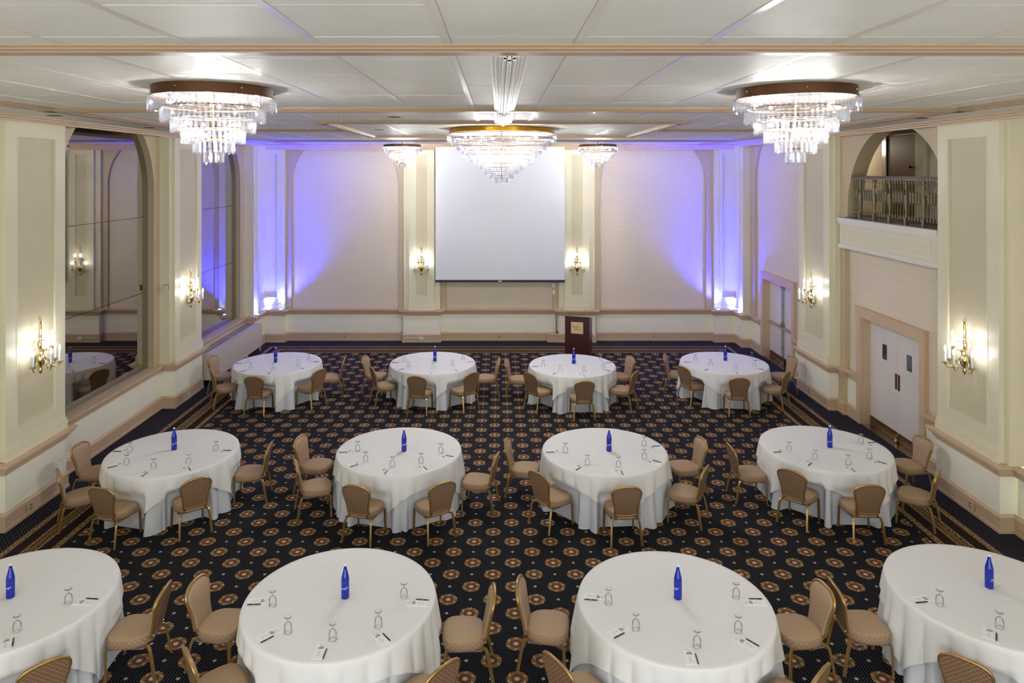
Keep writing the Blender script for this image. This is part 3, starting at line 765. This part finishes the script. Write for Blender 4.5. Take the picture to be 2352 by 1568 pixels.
# ------------------------------------------------------------------ chandeliers
def prism_mesh(L, w):
    m = MB(); n = 6
    prof = [(w * .3, 0), (w * .5, -.012), (w * .5, -L + .012), (w * .32, -L), (0.0005, -L - .006)]
    m.lathe(prof, n); return m
def chandelier(x, y, ztop, radii, drop0, tiers_dz, L, pitch, band_h, band_mat, label, single, n_bulb, rod, bulb_r, bulb_mat):
    t = empty('chandelier', (x, y, ztop)); R = radii[0]
    m = MB().lathe([(R * .965, 0), (R * .975, 0), (R * .975, -band_h), (R * .965, -band_h), (R * .965, 0)], 64, cap=False); m.obj('canopy_band', band_mat, t, smooth=40)
    MB().lathe([(R * .952, -.002), (R * .962, -.002), (R * .962, -band_h + .004), (R * .952, -band_h + .004), (R * .952, -.002)], 64, cap=False).obj('band_liner', 'plate_dark', t, smooth=40)
    MB().lathe([(R * .95, -.012), (R * .95, -.004)], 48).obj('canopy_plate', 'plate_dark', t)
    for k in range(6):
        a = k * PI / 3 + .3; MB().lathe([(.008, 0), (.01, .006), (.006, .012)], 8).xf(Matrix.Translation((R * .975 * math.cos(a), R * .975 * math.sin(a), -band_h * .5)) @ Matrix.Rotation(a, 4, 'Z') @ Matrix.Rotation(PI / 2, 4, 'Y')).obj('screw', 'brass', t)
    pm = prism_mesh(L, pitch * .72)
    pme = pm.mesh('crystal_prism', 'crystal')
    for i, r in enumerate(radii):
        zt = drop0 - i * tiers_dz
        tr = MB().lathe([(r - .012, .004), (r - .004, .004), (r - .004, -.008), (r - .012, -.008), (r - .012, .004)], 40, cap=False)
        for k in range(3):
            a = k * 2 * PI / 3 + .2
            if i: tr.tube([(0.02 * math.cos(a), .02 * math.sin(a), zt * 0 + .0), ((r - .008) * math.cos(a), (r - .008) * math.sin(a), 0)], .004, 5)
        ring = tr.obj('tier_ring', 'bronze', t); ring.location = (0, 0, zt)
        n = max(8, int(2 * PI * r / pitch)); grp = MB(); beads = MB()
        for k in range(n):
            a = 2 * PI * (k + .5 * (i % 2)) / n; c, s_ = math.cos(a), math.sin(a)
            mt = Matrix.Translation((r * c, r * s_, -.022)) @ Matrix.Rotation(a, 4, 'Z')
            if single: link('crystal_prism', pme, ring, mt)
            else: grp.add([mt @ Vector(v) for v in pm.v], pm.f)
            beads.lathe([(.001, -.018), (pitch * .26, -.009), (.001, 0.0)], 5, (r * c, r * s_, 0), cap=False)
        if not single: stuff(grp.obj('crystal_tier', 'crystal_fine', ring))
        stuff(beads.obj('crystal_beads', 'crystal' if single else 'crystal_fine', ring))
    if rod: MB().tube([(0, 0, -.02), (0, 0, drop0 - len(radii) * tiers_dz)], .011, 8).obj('center_rod', 'black', t)
    else: MB().tube([(0, 0, -.02), (0, 0, drop0 - (len(radii) - 1) * tiers_dz)], .006, 8).obj('center_rod', 'nickel', t)
    bm_ = MB().lathe([(bulb_r * .2, bulb_r * 1.3), (bulb_r * .7, bulb_r * .7), (bulb_r, 0), (bulb_r * .7, -bulb_r * .7), (bulb_r * .15, -bulb_r)], 10).mesh('bulb', bulb_mat, 60)
    for k in range(n_bulb):
        lv = k % 3; a = 2 * PI * k / n_bulb + .25
        idx = min(len(radii) - 2, [0, len(radii) // 3, len(radii) // 2][lv]); rr = radii[idx] * .68; zt = drop0 - idx * tiers_dz - L * .45
        b = link('bulb', bm_, t, Matrix.Translation((rr * math.cos(a), rr * math.sin(a), zt)))
    return tag(t, label, 'chandelier', 'crystal chandeliers')
FR = [.555, .454, .364, .272, .177, .082]
chandelier(-2.705, 6.68, ZC - .003, FR, -.088, .0968, .125, .048, .085, 'bronze', 'six-tier crystal chandelier at left front with dark bronze band', True, 12, False, .017, 'bulb_front')
chandelier(2.85, 6.75, ZC - .003, FR, -.088, .0968, .125, .048, .085, 'bronze', 'six-tier crystal chandelier at right front with dark bronze band', True, 12, False, .017, 'bulb_front')
BR = [1.0 - .0875 * i for i in range(11)]; BR[10] = .11
chandelier(0.057, 13.06, ZC - .003, BR, -.095, .0765, .112, .036, .085, 'brass_bright', 'largest crystal chandelier, eleven tiers with bright brass band, in the middle', False, 24, True, .017, 'bulb_middle')
SR = [.495, .41, .325, .24, .16, .08]
for x, lab in ((-2.50, 'small rear crystal chandelier left of the screen'), (2.58, 'small rear crystal chandelier right of the screen')):
    c = chandelier(x, 18.3, ZC - .085, SR, -.055, .083, .10, .034, .05, 'bronze', lab, False, 8, False, .0155, 'bulb_rear')
    MB().tube([(0, 0, 0), (0, 0, .085)], .012).obj('stem', 'brass_dark', c)

# ------------------------------------------------------------------ sconces
def make_sconce(name, lower, upper):
    """local: wall plane y = 0, room towards -y, z = 0 at the big ball"""
    t = empty(name)
    prof = [(.004, -.215), (.012, -.205), (.022, -.185), (.026, -.14), (.018, -.125), (.024, -.10), (.05, -.06), (.066, -.02), (.066, .015), (.05, .055), (.022, .085), (.018, .12), (.026, .15), (.032, .19), (.042, .225), (.034, .26), (.018, .285), (.022, .30), (.026, .32), (.017, .50), (.013, .53), (.018, .545), (.010, .555)]
    MB().lathe(prof, 14, (0, -.07, 0)).obj('stem_body', 'brass', t, smooth=50)
    ring = [(.026 * math.cos(k * PI / 8), -.07, .585 + .032 * math.sin(k * PI / 8)) for k in range(17)]
    MB().tube(ring, .006, 6).obj('top_ring', 'brass', t, smooth=60)
    MB().lathe([(.05, 0), (.05, -.006), (.03, -.02), (.012, -.07)], 14).xf(Matrix.Translation((0, 0, .22)) @ Matrix.Rotation(-PI / 2, 4, 'X')).xf(Matrix.Scale(-1, 4, (0, 1, 0))).obj('wall_plate', 'brass', t, smooth=50)
    pan_me = MB().lathe([(.006, -.03), (.014, -.014), (.052, .0), (.055, .006), (.016, .005), (.018, .022)], 14).mesh('drip_pan', 'brass', 50)
    can_me = MB().lathe([(.0155, .015), (.0155, .170)], 10).mesh('candle_sleeve', 'candle', 50)
    fl_me = MB().lathe([(.008, .170), (.016, .188), (.017, .205), (.010, .236), (.001, .258)], 8).mesh('flame_bulb', 'flame', 80)
    for az, r, zp, z0 in [(a, r, -.063, -.02) for a, r in lower] + [(a, r, .16, .215) for a, r in upper]:
        dx, dy = math.sin(az), -math.cos(az); pts = []
        for q in range(11):
            u = q / 10.0; rr = .03 + (r - .03) * u
            zz = z0 + (zp - .03 - z0) * u + .045 * math.sin(2 * PI * u) * (1 if u < .5 else 1.35) * (1 if r > .12 else .6)
            pts.append((dx * rr, -.07 + dy * rr, zz))
        arm = MB().tube(pts, .0065, 6).obj('arm', 'brass', t, smooth=60)
        scr = [(dx * (.06 + .022 * math.cos(w)), -.07 + dy * (.06 + .022 * math.cos(w)), z0 + .03 + .022 * math.sin(w)) for w in [k * PI / 6 for k in range(10)]]
        MB().tube(scr, .004, 5).obj('arm_scroll', 'brass', arm)
        mt = Matrix.Translation((dx * r, -.07 + dy * r, zp))
        for nm, me in (('drip_pan', pan_me), ('candle_sleeve', can_me), ('flame_bulb', fl_me)): link(nm, me, arm, mt)
    return t
LOW6 = [(-1.35, .26), (-.42, .24), (.42, .24), (1.35, .26)]; UP = [(-.75, .15), (.75, .15)]
s6 = make_sconce('wall_sconce', LOW6, UP); first = True
for x, y, rz, lab in ((PXL + .035 - .06, 10.26, PI / 2, 'six-candle brass wall sconce on the nearest left pilaster'), (PXL + .035 - .06, 15.28, PI / 2, 'six-candle brass wall sconce on the farther left pilaster'),
                 (PXR + .025, 10.22, -PI / 2, 'six-candle brass wall sconce on the nearest right pilaster'), (PXR + .025, 15.23, -PI / 2, 'six-candle brass wall sconce on the farther right pilaster')):
    o = s6 if first else dup(s6); first = False
    o.location = (x, y, 2.17); o.rotation_euler = (0, 0, rz); tag(o, lab, 'wall sconce', 'brass candle sconces')
s4 = make_sconce('wall_sconce', [(-1.25, .20), (1.25, .20)], [(-.6, .14), (.6, .14)])
s4.location = (-2.215, 20.28, 2.15); tag(s4, 'four-candle brass wall sconce left of the screen', 'wall sconce', 'brass candle sconces')
o = dup(s4); o.location = (2.26, 20.28, 2.15); tag(o, 'four-candle brass wall sconce right of the screen', 'wall sconce', 'brass candle sconces')

# ------------------------------------------------------------------ tables
ROW = {'1': 'front row', '2': 'middle row', '3': 'back row'}; COLN = {'a': 'far-left', 'b': 'center-left', 'c': 'center-right', 'd': 'far-right'}
def where(k): return '%s table of the %s' % (COLN[k[1]], ROW[k[0]])
TAB = {'1a': (-4.745, 6.866, -100), '1b': (-1.543, 6.863, -103), '1c': (1.699, 6.799, -88), '1d': (4.86, 6.95, -80), '2a': (-4.844, 10.465, -98), '2b': (-1.487, 10.537, -102), '2c': (1.583, 10.517, -84),
       '2d': (4.924, 10.618, -76), '3a': (-4.813, 15.329, -78), '3b': (-1.439, 15.366, -90), '3c': (1.591, 15.16, -130), '3d': (4.923, 15.364, -97)}
TR = 0.915
CH = {'3a': [(487, 817.5), (484, 848.5), (582, 865), (735, 848.5), (792, 822)], '3b': [(836.8, 817.5), (853, 843.3), (956.3, 864), (1084.8, 856.4), (1147.8, 823)],
      '3c': [(1161.5, 824.4), (1215.6, 856.4), (1343, 875.3), (1460, 853), (1449.8, 818.5)], '3d': [(1525.5, 813.4), (1568.7, 842), (1699.5, 868), (1810, 853), (1822, 818.5)],
      '2a': [(181, 1017.7), (130, 1080.7), (229.6, 1120), (451, 1098.6), (622, 1018)], '2b': [(687, 1002), (676.7, 1057), (816, 1114.8), (1017.6, 1108), (1143, 1041.8)],
      '2c': [(1162, 1010), (1234.5, 1084.8), (1441, 1118), (1622.6, 1072.8), (1613, 1006)], '2d': [(1676, 1022), (1817, 1079.7), (1999.7, 1114), (2158, 1081.4), (2123.5, 1003.4)],
      '1a': [(103, 1520), (380.5, 1346.5)], '1b': [(447.7, 1331), (427, 1496), (1021, 1525.6), (1136, 1351.7)], '1c': [(1189.8, 1332.7), (1275.9, 1511.8), (1891, 1536), (1896, 1343)], '1d': [(1913.6, 1338), (2216.6, 1511.8)]}
ORD = {5: ['leftmost', 'second from left', 'middle one', 'second from right', 'rightmost'], 4: ['left side one', 'near left one', 'near right one', 'right side one'], 2: ['left one', 'right one']}
def ground(px, py, k): 
    y = F_PX * (HC - k) / (py - HY); return ((px - CX) * y / F_PX, y)
CHP = {}
for k in CH:
    CHP[k] = []
    for px, py in CH[k]:
        tx, ty = ground(px, py, .80); c = TAB[k]; dx, dy = c[0] - tx, c[1] - ty; L = math.hypot(dx, dy); dx, dy = dx / L, dy / L
        CHP[k].append((tx + dx * .295, ty + dy * .295, dx, dy))
def cloth_mesh(name, seed, corner=None):
    rnd = random.Random(seed); nA = 360; m = MB()
    ph = [rnd.uniform(0, 2 * PI) for _ in range(6)]
    def fold(a):
        b = a + .10 * math.sin(3 * a + ph[0]) + .06 * math.sin(5 * a + ph[1])
        return .75 * (2 * abs(math.sin(12.5 * b + ph[2])) ** .8 - 1.1) + .3 * math.cos(15 * a + ph[3]) + .25 * math.cos(7 * a + ph[4])
    over = corner is not None
    off = .020 if over else 0.0
    top = HT + (.007 if over else 0.0)
    rings = []
    tx, ty = TAB[seed][:2]
    def sm(v, a, b): t = min(1, max(0, (v - a) / (b - a))); return t * t * (3 - 2 * t)
    def push(p):      # the chairs press the cloth in at seat height
        x, y, z = p[0] + tx, p[1] + ty, p[2]
        wz = 1 - sm(z, .45, .58)
        if wz <= 0: return p
        for cx, cy, dx, dy in CHP[seed]:
            ly = (x - cx) * dx + (y - cy) * dy; lx = (x - cx) * dy - (y - cy) * dx
            lim = .264
            if over: lim = .228
            if ly < lim and abs(lx) < .33:
                k = (lim - ly) * wz * (1 - sm(abs(lx), .235, .33)); x += dx * k; y += dy * k
        return (x - tx, y - ty, z)
    def drop(a):
        if not over: return HT - .004
        t = a - corner; q = max(abs(math.cos(t + PI / 4)), abs(math.sin(t + PI / 4)))
        d = 1.145 / q - TR; return min(.665, d * (1 + .03 * math.sin(7 * a + ph[5])))
    for r in (.3, .6, .85, TR - .035): rings.append([(r * math.cos(2 * PI * k / nA), r * math.sin(2 * PI * k / nA), top) for k in range(nA)])
    pre = [0.0, .005, .014, .032]; nS = 14
    for i in range(nS + 1):
        row = []
        for k in range(nA):
            a = 2 * PI * k / nA; D = drop(a); h = pre[i] if i < 4 else .032 + (D - .032) * (i - 3) / (nS - 3)
            t = h / HT; f = fold(a)
            r = TR - .018 + off + (.014 * t if over else 0) + .012 * math.sqrt(min(1, h / .032)) + .060 * t ** 1.1 + .060 * (t ** .8) * f * min(1, h / .08)
            z = top - h + (.012 * (f) if (i == nS and over) else 0)
            if not over and i == nS: z = max(.003, z)
            row.append((r * math.cos(a), r * math.sin(a), z))
        rings.append([push(p) for p in row])
    vs = [(0, 0, top)]; fs = []
    for r in rings: vs += r
    for k in range(nA): fs.append((0, 1 + k, 1 + (k + 1) % nA))
    for i in range(len(rings) - 1):
        for k in range(nA):
            k2 = (k + 1) % nA; fs.append((1 + i * nA + k, 1 + (i + 1) * nA + k, 1 + (i + 1) * nA + k2, 1 + i * nA + k2))
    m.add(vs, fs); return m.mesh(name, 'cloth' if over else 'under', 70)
top_me = MB().lathe([(TR - .05, HT - .03), (TR - .03, HT - .026), (TR - .03, HT - .008), (TR - .038, HT - .004)], 48).mesh('tabletop', 'tabletop', 40)
leg_me = MB().tube([(.5, -.25, HT - .03), (.5, -.25, .06), (.5, -.25, .004)], .016, 8).tube([(.5, .25, HT - .03), (.5, .25, .004)], .016, 8).tube([(.5, -.25, .2), (.5, .25, .2)], .012, 8).mesh('folding_leg', 'slab', 50)
for k, (x, y, cdeg) in TAB.items():
    t = empty('round_table', (x, y, 0)); link('tabletop', top_me, t); link('folding_leg', leg_me, t); link('folding_leg', leg_me, t, Matrix.Rotation(PI, 4, 'Z'))
    tag(t, 'round banquet table hidden under white cloths, %s' % where(k), 'table', 'round banquet tables')
    u = link('tablecloth', cloth_mesh('tablecloth', k)); u.location = (x, y, 0); tag(u, 'floor-length white underlay cloth on the %s' % where(k), 'tablecloth', 'floor-length underlay cloths')
    v = link('overlay_cloth', cloth_mesh('overlay_cloth', k, math.radians(cdeg))); v.location = (x, y, 0); tag(v, 'square white overlay cloth draped on the %s' % where(k), 'tablecloth', 'square overlay cloths')

# ------------------------------------------------------------------ chairs (origin on the floor under the seat centre, facing +y)
def make_chair():
    t = empty('banquet_chair'); SZ = .415
    def outline(grow=0.0, n=40):
        pts = []
        for k in range(n):
            a = 2 * PI * k / n; c, s = math.cos(a), math.sin(a)
            p = 3.4 if s > 0 else 2.5
            r = (abs(c) ** p + abs(s) ** p) ** (-1.0 / p)
            px, py = r * c * (.222 + grow), r * s * (.215 + grow)
            px *= (1 + .06 * s); pts.append((px, py))
        return pts
    lay = [(-.03, SZ - .090), (-.006, SZ - .086), (.0, SZ - .07), (.0, SZ - .018), (-.012, SZ - .004), (-.035, SZ + .006), (-.09, SZ + .014), (-.17, SZ + .018)]
    n = 40; vs, fs, mi = [], [], []
    for g, z in lay: vs += [(x, y, z) for x, y in outline(g)]
    m = MB()
    body = [(i * n + k, i * n + (k + 1) % n, (i + 1) * n + (k + 1) % n, (i + 1) * n + k) for i in range(len(lay) - 1) for k in range(n)]
    m.add(vs, body); m.mi = [1 if (j // n) < 4 else 0 for j in range(len(body))]
    m.f.append(tuple(range((len(lay) - 1) * n, len(lay) * n))); m.mi.append(0); m.f.append(tuple(reversed(range(n)))); m.mi.append(1)
    m.obj('seat', ['seat', 'seat_side'], t, smooth=60)
    # back: balloon outline with a waist, leaning back
    zb0, zb1 = .395, .80
    def bw(u):       # half width along the height 0..1
        return .150 + .052 * math.sin(min(1, max(0, (u - .12) / .75)) * PI / 2) ** 2
    def back_outline(g=0.0, nn=12):
        pts = []
        for k in range(nn + 1):
            u = k / nn; pts.append((bw(u * .72) + g, zb0 + (zb1 - zb0) * u * .72))
        R0 = bw(.72)
        for k in range(1, 12):
            a = PI * k / 12; e = 2.5
            c, s = math.cos(a), math.sin(a); r = (abs(c) ** e + abs(s) ** e) ** (-1 / e)
            pts.append((r * c * (R0 + g), zb0 + (zb1 - zb0) * .72 + r * s * ((zb1 - zb0) * .28 + g)))
        for k in range(nn, -1, -1):
            u = k / nn; pts.append((-bw(u * .72) - g, zb0 + (zb1 - zb0) * u * .72))
        for k in range(1, 6):
            q = k / 6; pts.append(((-bw(0) - g) + 2 * (bw(0) + g) * q, zb0 - .012 * math.sin(PI * q) - g))
        return pts
    def lean(x, d, z):     # d = depth towards the front
        u = (z - zb0) / (zb1 - zb0); return (x, -.215 - .085 * u + d + .25 * x * x * 1.2, z)
    def slab(name, g0, g1, d0, d1, mats, dome=0.0):
        o0, o1 = back_outline(g0), back_outline(g1); k = len(o0); vs = [lean(x, d0, z) for x, z in o0] + [lean(x, d1, z) for x, z in o1]
        fs = [(i, (i + 1) % k, k + (i + 1) % k, k + i) for i in range(k)]
        cx_, cz_ = 0, sum(z for x, z in o0) / k
        ins = [(x * .55, cz_ + (z - cz_) * .55) for x, z in o1]
        b = len(vs); vs += [lean(x, d1 + dome, z) for x, z in ins]; fs += [(k + i, k + (i + 1) % k, b + (i + 1) % k, b + i) for i in range(k)]; fs.append(tuple(range(b, b + k)))
        b2 = len(vs); ins0 = [(x * .55, cz_ + (z - cz_) * .55) for x, z in o0]; vs += [lean(x, d0, z) for x, z in ins0]
        fs += [(i, b2 + i, b2 + (i + 1) % k, (i + 1) % k) for i in range(k)]; fs.append(tuple(reversed(range(b2, b2 + k))))
        return MB().add(vs, fs).obj(name, mats, t, smooth=50)
    slab('back_cushion', -.012, -.024, .004, .030, 'back_in', .012)
    slab('back_panel', -.012, -.012, -.010, .002, 'back_out')
    o = back_outline(-.004); pts = [lean(x, 0.0, z) for x, z in o]; pts.append(pts[0])
    MB().tube(pts, .0150, 8).obj('back_frame', 'gold', t, smooth=60)
    MB().tube([(-.12, -.19, .345), (-.12, -.225, .40)], .011, 6).tube([(.12, -.19, .345), (.12, -.225, .40)], .011, 6).tube([(-.125, -.205, .38), (.125, -.205, .38)], .010, 6).obj('back_bracket', 'gold', t)
    MB().box(-.12, .12, -.215, -.16, .35, .40).obj('back_gusset', 'back_in', t)
    for sx in (-1, 1):
        fl = MB().tube([(sx * .17, .10, .33), (sx * .192, .165, .335), (sx * .20, .18, .30), (sx * .205, .19, .012)], .0160, 4).obj('leg', 'gold', t, smooth=60)
        MB().lathe([(.013, 0), (.013, .012)], 8, (sx * .205, .19, 0)).obj('foot_glide', 'chrome', fl)
        rl_ = MB().tube([(sx * .12, -.10, .325), (sx * .155, -.17, .328), (sx * .178, -.205, .325), (sx * .188, -.225, .28), (sx * .205, -.275, .012)], .0170, 4).obj('leg', 'gold', t, smooth=60)
        MB().lathe([(.013, 0), (.013, .012)], 8, (sx * .205, -.275, 0)).obj('foot_glide', 'chrome', rl_)
    MB().box(-.19, .19, -.17, .17, .312, .324).obj('seat_frame', 'slab', t)
    return t
chair0 = make_chair(); used = False
for k in sorted(CH):
    for i, (px, py) in enumerate(CH[k]):
        x, y, dx, dy = CHP[k][i]
        o = dup(chair0) if used else chair0; used = True
        o.location = (x, y, 0); o.rotation_euler = (0, 0, math.atan2(dy, dx) - PI / 2)
        tag(o, 'gold-framed tan chair, %s at the %s' % (ORD[len(CH[k])][i], where(k)), 'chair', 'banquet chairs around the tables')

# ------------------------------------------------------------------ things on the tables
ZTOP = HT + .0074
def make_bottle():
    t = empty('water_bottle')
    MB().lathe([(.030, 0), (.0375, .005), (.0385, .02), (.0385, .19), (.036, .205), (.026, .245), (.016, .285), (.0125, .305), (.0125, .312)], 20).obj('bottle_body', 'bottle', t, smooth=50)
    MB().lathe([(.0135, .3125), (.0145, .314), (.0145, .329), (.012, .331)], 14).obj('screw_cap', 'cap', t, smooth=50)
    me = text_mesh('Saratoga', .030, .45, .0004)
    for v in me.vertices:
        x, y, z = v.co; a = (x - .004) / .039 - PI / 2; r = .0386 + z + .0006
        v.co = (r * math.cos(a), r * math.sin(a), .095 + y + x * .28)
    me.materials.append(M['white_ink']); link('script_lettering', me, t)
    return t
BOT = {'1a': (24, 1375), '1b': (793, 1375.6), '1c': (1557, 1377.5), '1d': (2272, 1352.5), '2a': (400, 1035.5), '2b': (928, 1038.5), '2c': (1399, 1038.5), '2d': (1906, 1030), '3a': (633, 834.5), '3b': (999, 832), '3c': (1318, 837), '3d': (1666, 830.5)}
BROT = {'1a': -30, '1b': -25, '1c': -80, '1d': 60, '2a': 45, '2b': -12, '2c': 8, '2d': 8, '3a': 0, '3b': 0, '3c': 0, '3d': 5}
b0 = make_bottle(); used = False
for k in sorted(BOT):
    o = dup(b0) if used else b0; used = True
    x, y = ground(BOT[k][0], BOT[k][1] - 2, HT); o.location = (x, y, ZTOP); o.rotation_euler = (0, 0, math.radians(BROT[k]))
    tag(o, 'cobalt blue glass water bottle standing on the %s' % where(k), 'bottle', 'blue water bottles')

gl = MB().lathe([(.034, 0), (.0345, .002), (.035, .03), (.034, .06), (.028, .08), (.012, .094), (.008, .10)], 20, cap=False)
gl_me = gl.mesh('glass_bowl', 'goblet', 60)
st_me = MB().lathe([(.010, .10), (.009, .106), (.009, .122), (.013, .130)], 14, cap=False).mesh('glass_stem', 'goblet', 60)
ft_me = MB().lathe([(.011, .130), (.030, .136), (.033, .139), (.032, .142), (.004, .144)], 20).mesh('glass_foot', 'goblet', 60)
def make_glass():
    t = empty('water_goblet'); link('bowl', gl_me, t); link('stem', st_me, t); link('foot', ft_me, t); return t
def make_pad():      # long axis along +y pointing to the table centre
    t = empty('notepad'); MB().box(-.047, .047, -.107, .107, 0, .004).obj('paper_block', 'paper', t)
    MB().poly([(-.024, .018), (.026, .018), (.028, .045), (.008, .058), (-.010, .050), (-.022, .034)], 'xy', .004, .0044).obj('printed_building', 'ink_grey', t)
    me = text_mesh('Hotel', .016, .35, .0001); me.materials.append(M['ink_grey']); link('printed_logo', me, t, Matrix.Translation((-.014, .082, .0042)))
    me = text_mesh('Bethlehem', .014, .35, .0001); me.materials.append(M['ink_grey']); link('printed_logo', me, t, Matrix.Translation((.010, .070, .0042)))
    m = MB()
    for q, (a, b) in enumerate(((-.012, .012), (-.010, .010), (-.014, .006), (-.012, .012))): m.box(a, b, -.016 - q * .016, -.012 - q * .016, .004, .0043)
    stuff(m.obj('printed_lines', 'ink_grey', t)); return t
def make_pen():
    t = empty('pen'); R = Matrix.Rotation(PI / 2, 4, 'X')
    MB().lathe([(.0015, -.068), (.0045, -.058), (.0052, -.05), (.0052, -.002)], 8).xf(R).xf(Matrix.Translation((0, 0, .0056))).obj('barrel', 'black', t, smooth=50)
    MB().lathe([(.0054, .002), (.0054, .055), (.004, .064)], 8).xf(R).xf(Matrix.Translation((0, 0, .0056))).obj('cap', 'black', t, smooth=50)
    MB().lathe([(.0052, -.002), (.0055, 0), (.0052, .002)], 8).xf(R).xf(Matrix.Translation((0, 0, .0056))).obj('center_band', 'chrome', t)
    return t
# (origin x, origin y, scale) of the crops the positions were read in, then glass / pad / pen spots
SET = {
 '1b': ((530, 1240, 4.704), [(450, 715), (618, 1005), (1098, 1090), (1597, 945), (1885, 630)], [(295, 668), (405, 1030), (962, 1205), (1605, 1070), (2015, 692)], [(252, 706), (395, 1085), (1018, 1240), (1680, 1062), (2070, 657)]),
 '1c': ((1310, 1240, 4.704), [(413, 690), (700, 975), (1370, 1160), (1815, 995), (1795, 630)], [(262, 620), (515, 990), (1288, 1265), (1890, 1125), (1990, 687)], [(223, 657), (522, 1038), (1352, 1295), (1968, 1120), (2000, 647)]),
 '2b': ((750, 970, 6.03), [(405, 400), (540, 550), (912, 620), (1325, 585), (1585, 430)], [(290, 400), (390, 580), (780, 680), (1300, 640), (1650, 492)], [(235, 415), (365, 597), (820, 698), (1365, 643), (1705, 475)]),
 '2c': ((1230, 970, 6.03), [(378, 425), (693, 610), (1150, 625), (1537, 520), (1505, 335)], [(265, 400), (570, 620), (1125, 690), (1615, 568), (1660, 362)], [(208, 420), (578, 645), (1197, 705), (1680, 548), (1670, 337)]),
 '2a': ((210, 970, 5.808), [(490, 400), (470, 570), (810, 640), (1305, 580), (1690, 385)], [(400, 375), (340, 568), (680, 685), (1240, 630), (1770, 407)], [(340, 388), (278, 600), (690, 703), (1308, 630), (1810, 383)]),
 '2d': ((1730, 960, 5.808), [(470, 450), (825, 560), (1280, 640), (1550, 545), (1440, 340)], [(330, 440), (710, 600), (1265, 690), (1660, 613), (1610, 370)], [(323, 462), (757, 625), (1330, 705), (1717, 605), (1580, 335)]),
 '3a': ((510, 780, 8.712), [(475, 480), (575, 610), (1010, 645), (1520, 540), (1738, 420)], [(390, 470), (450, 612), (900, 675), (1545, 598), (1820, 468)], [(325, 478), (405, 635), (940, 688), (1603, 588), (1885, 453)]),
 '3b': ((870, 780, 8.712), [(470, 435), (590, 590), (1085, 605), (1478, 545), (1685, 420)], [(350, 455), (450, 588), (990, 670), (1480, 628), (1780, 470)], [(300, 466), (433, 604), (1040, 685), (1550, 625), (1845, 457)]),
 '3c': ((1190, 780, 8.712), [(500, 550), (825, 660), (1320, 675), (1700, 580), (1650, 430)], [(380, 530), (705, 672), (1250, 712), (1725, 635), (1800, 484)], [(340, 543), (703, 690), (1312, 727), (1795, 628), (1840, 470)]),
 '3d': ((1540, 780, 8.712), [(497, 440), (805, 540), (1310, 625), (1680, 550), (1625, 380)], [(360, 448), (700, 592), (1250, 662), (1735, 605), (1770, 435)], [(315, 460), (697, 612), (1327, 675), (1810, 600), (1800, 420)]),
 '1a': ((0, 1028, 2.904), [(113, 1235), (508, 1045)], [(38, 1310), (565, 1038)], [(82, 1305), (615, 1014)]),
 '1d': ((1552, 1028, 2.904), [(1760, 1050), (2160, 1210)], [(1640, 1012), (2090, 1240)], [(1637, 1035), (2140, 1268)]),
}
G, Pd, Pn = make_glass(), make_pad(), make_pen(); used = False
ORD2 = {5: ['leftmost', 'second from left', 'middle', 'second from right', 'rightmost'], 2: ['left', 'right']}
for k in sorted(SET):
    (ox, oy, s), gs, pds, pns = SET[k]; c = TAB[k]
    for i in range(len(gs)):
        if used: g, p, n = dup(G), dup(Pd), dup(Pn)
        else: g, p, n = G, Pd, Pn
        used = True; on = ORD2[len(gs)][i]
        gx, gy = ground(ox + gs[i][0] / s, oy + gs[i][1] / s, HT); g.location = (gx, gy, ZTOP)
        px, py = ground(ox + pds[i][0] / s, oy + pds[i][1] / s, HT); a = math.atan2(c[1] - py, c[0] - px) - PI / 2
        nx, ny = ground(ox + pns[i][0] / s, oy + pns[i][1] / s, HT)
        # keep the pen beside the pad and both on the table, clear of the rim
        def inside(x, y, lim):
            dx, dy = x - c[0], y - c[1]; r = math.hypot(dx, dy)
            return (c[0] + dx * lim / r, c[1] + dy * lim / r) if r > lim else (x, y)
        px, py = inside(px, py, TR - .135); nx, ny = inside(nx, ny, TR - .085)
        lx = (nx - px) * math.cos(-a) - (ny - py) * math.sin(-a); ly = (nx - px) * math.sin(-a) + (ny - py) * math.cos(-a)
        sd = 1 if lx >= 0 else -1; lx = sd * max(abs(lx), .056); ly = max(-.07, min(.05, ly))
        nx, ny = px + lx * math.cos(a) - ly * math.sin(a), py + lx * math.sin(a) + ly * math.cos(a)
        # a glass never stands on the pad
        qx = (gx - px) * math.cos(-a) - (gy - py) * math.sin(-a); qy = (gx - px) * math.sin(-a) + (gy - py) * math.cos(-a)
        if abs(qx) < .088 and qy < .15:
            qy = .15; gx, gy = px + qx * math.cos(a) - qy * math.sin(a), py + qx * math.sin(a) + qy * math.cos(a); g.location = (gx, gy, ZTOP)
        p.location = (px, py, ZTOP); p.rotation_euler = (0, 0, a); n.location = (nx, ny, ZTOP); n.rotation_euler = (0, 0, a)
        tag(g, 'upturned clear stemmed glass, %s on the %s' % (on, where(k)), 'glass', 'upturned water glasses')
        tag(p, 'white printed notepad, %s on the %s' % (on, where(k)), 'notepad', 'printed notepads')
        tag(n, 'black pen by %s notepad, %s' % (on, where(k)), 'pen', 'black pens')
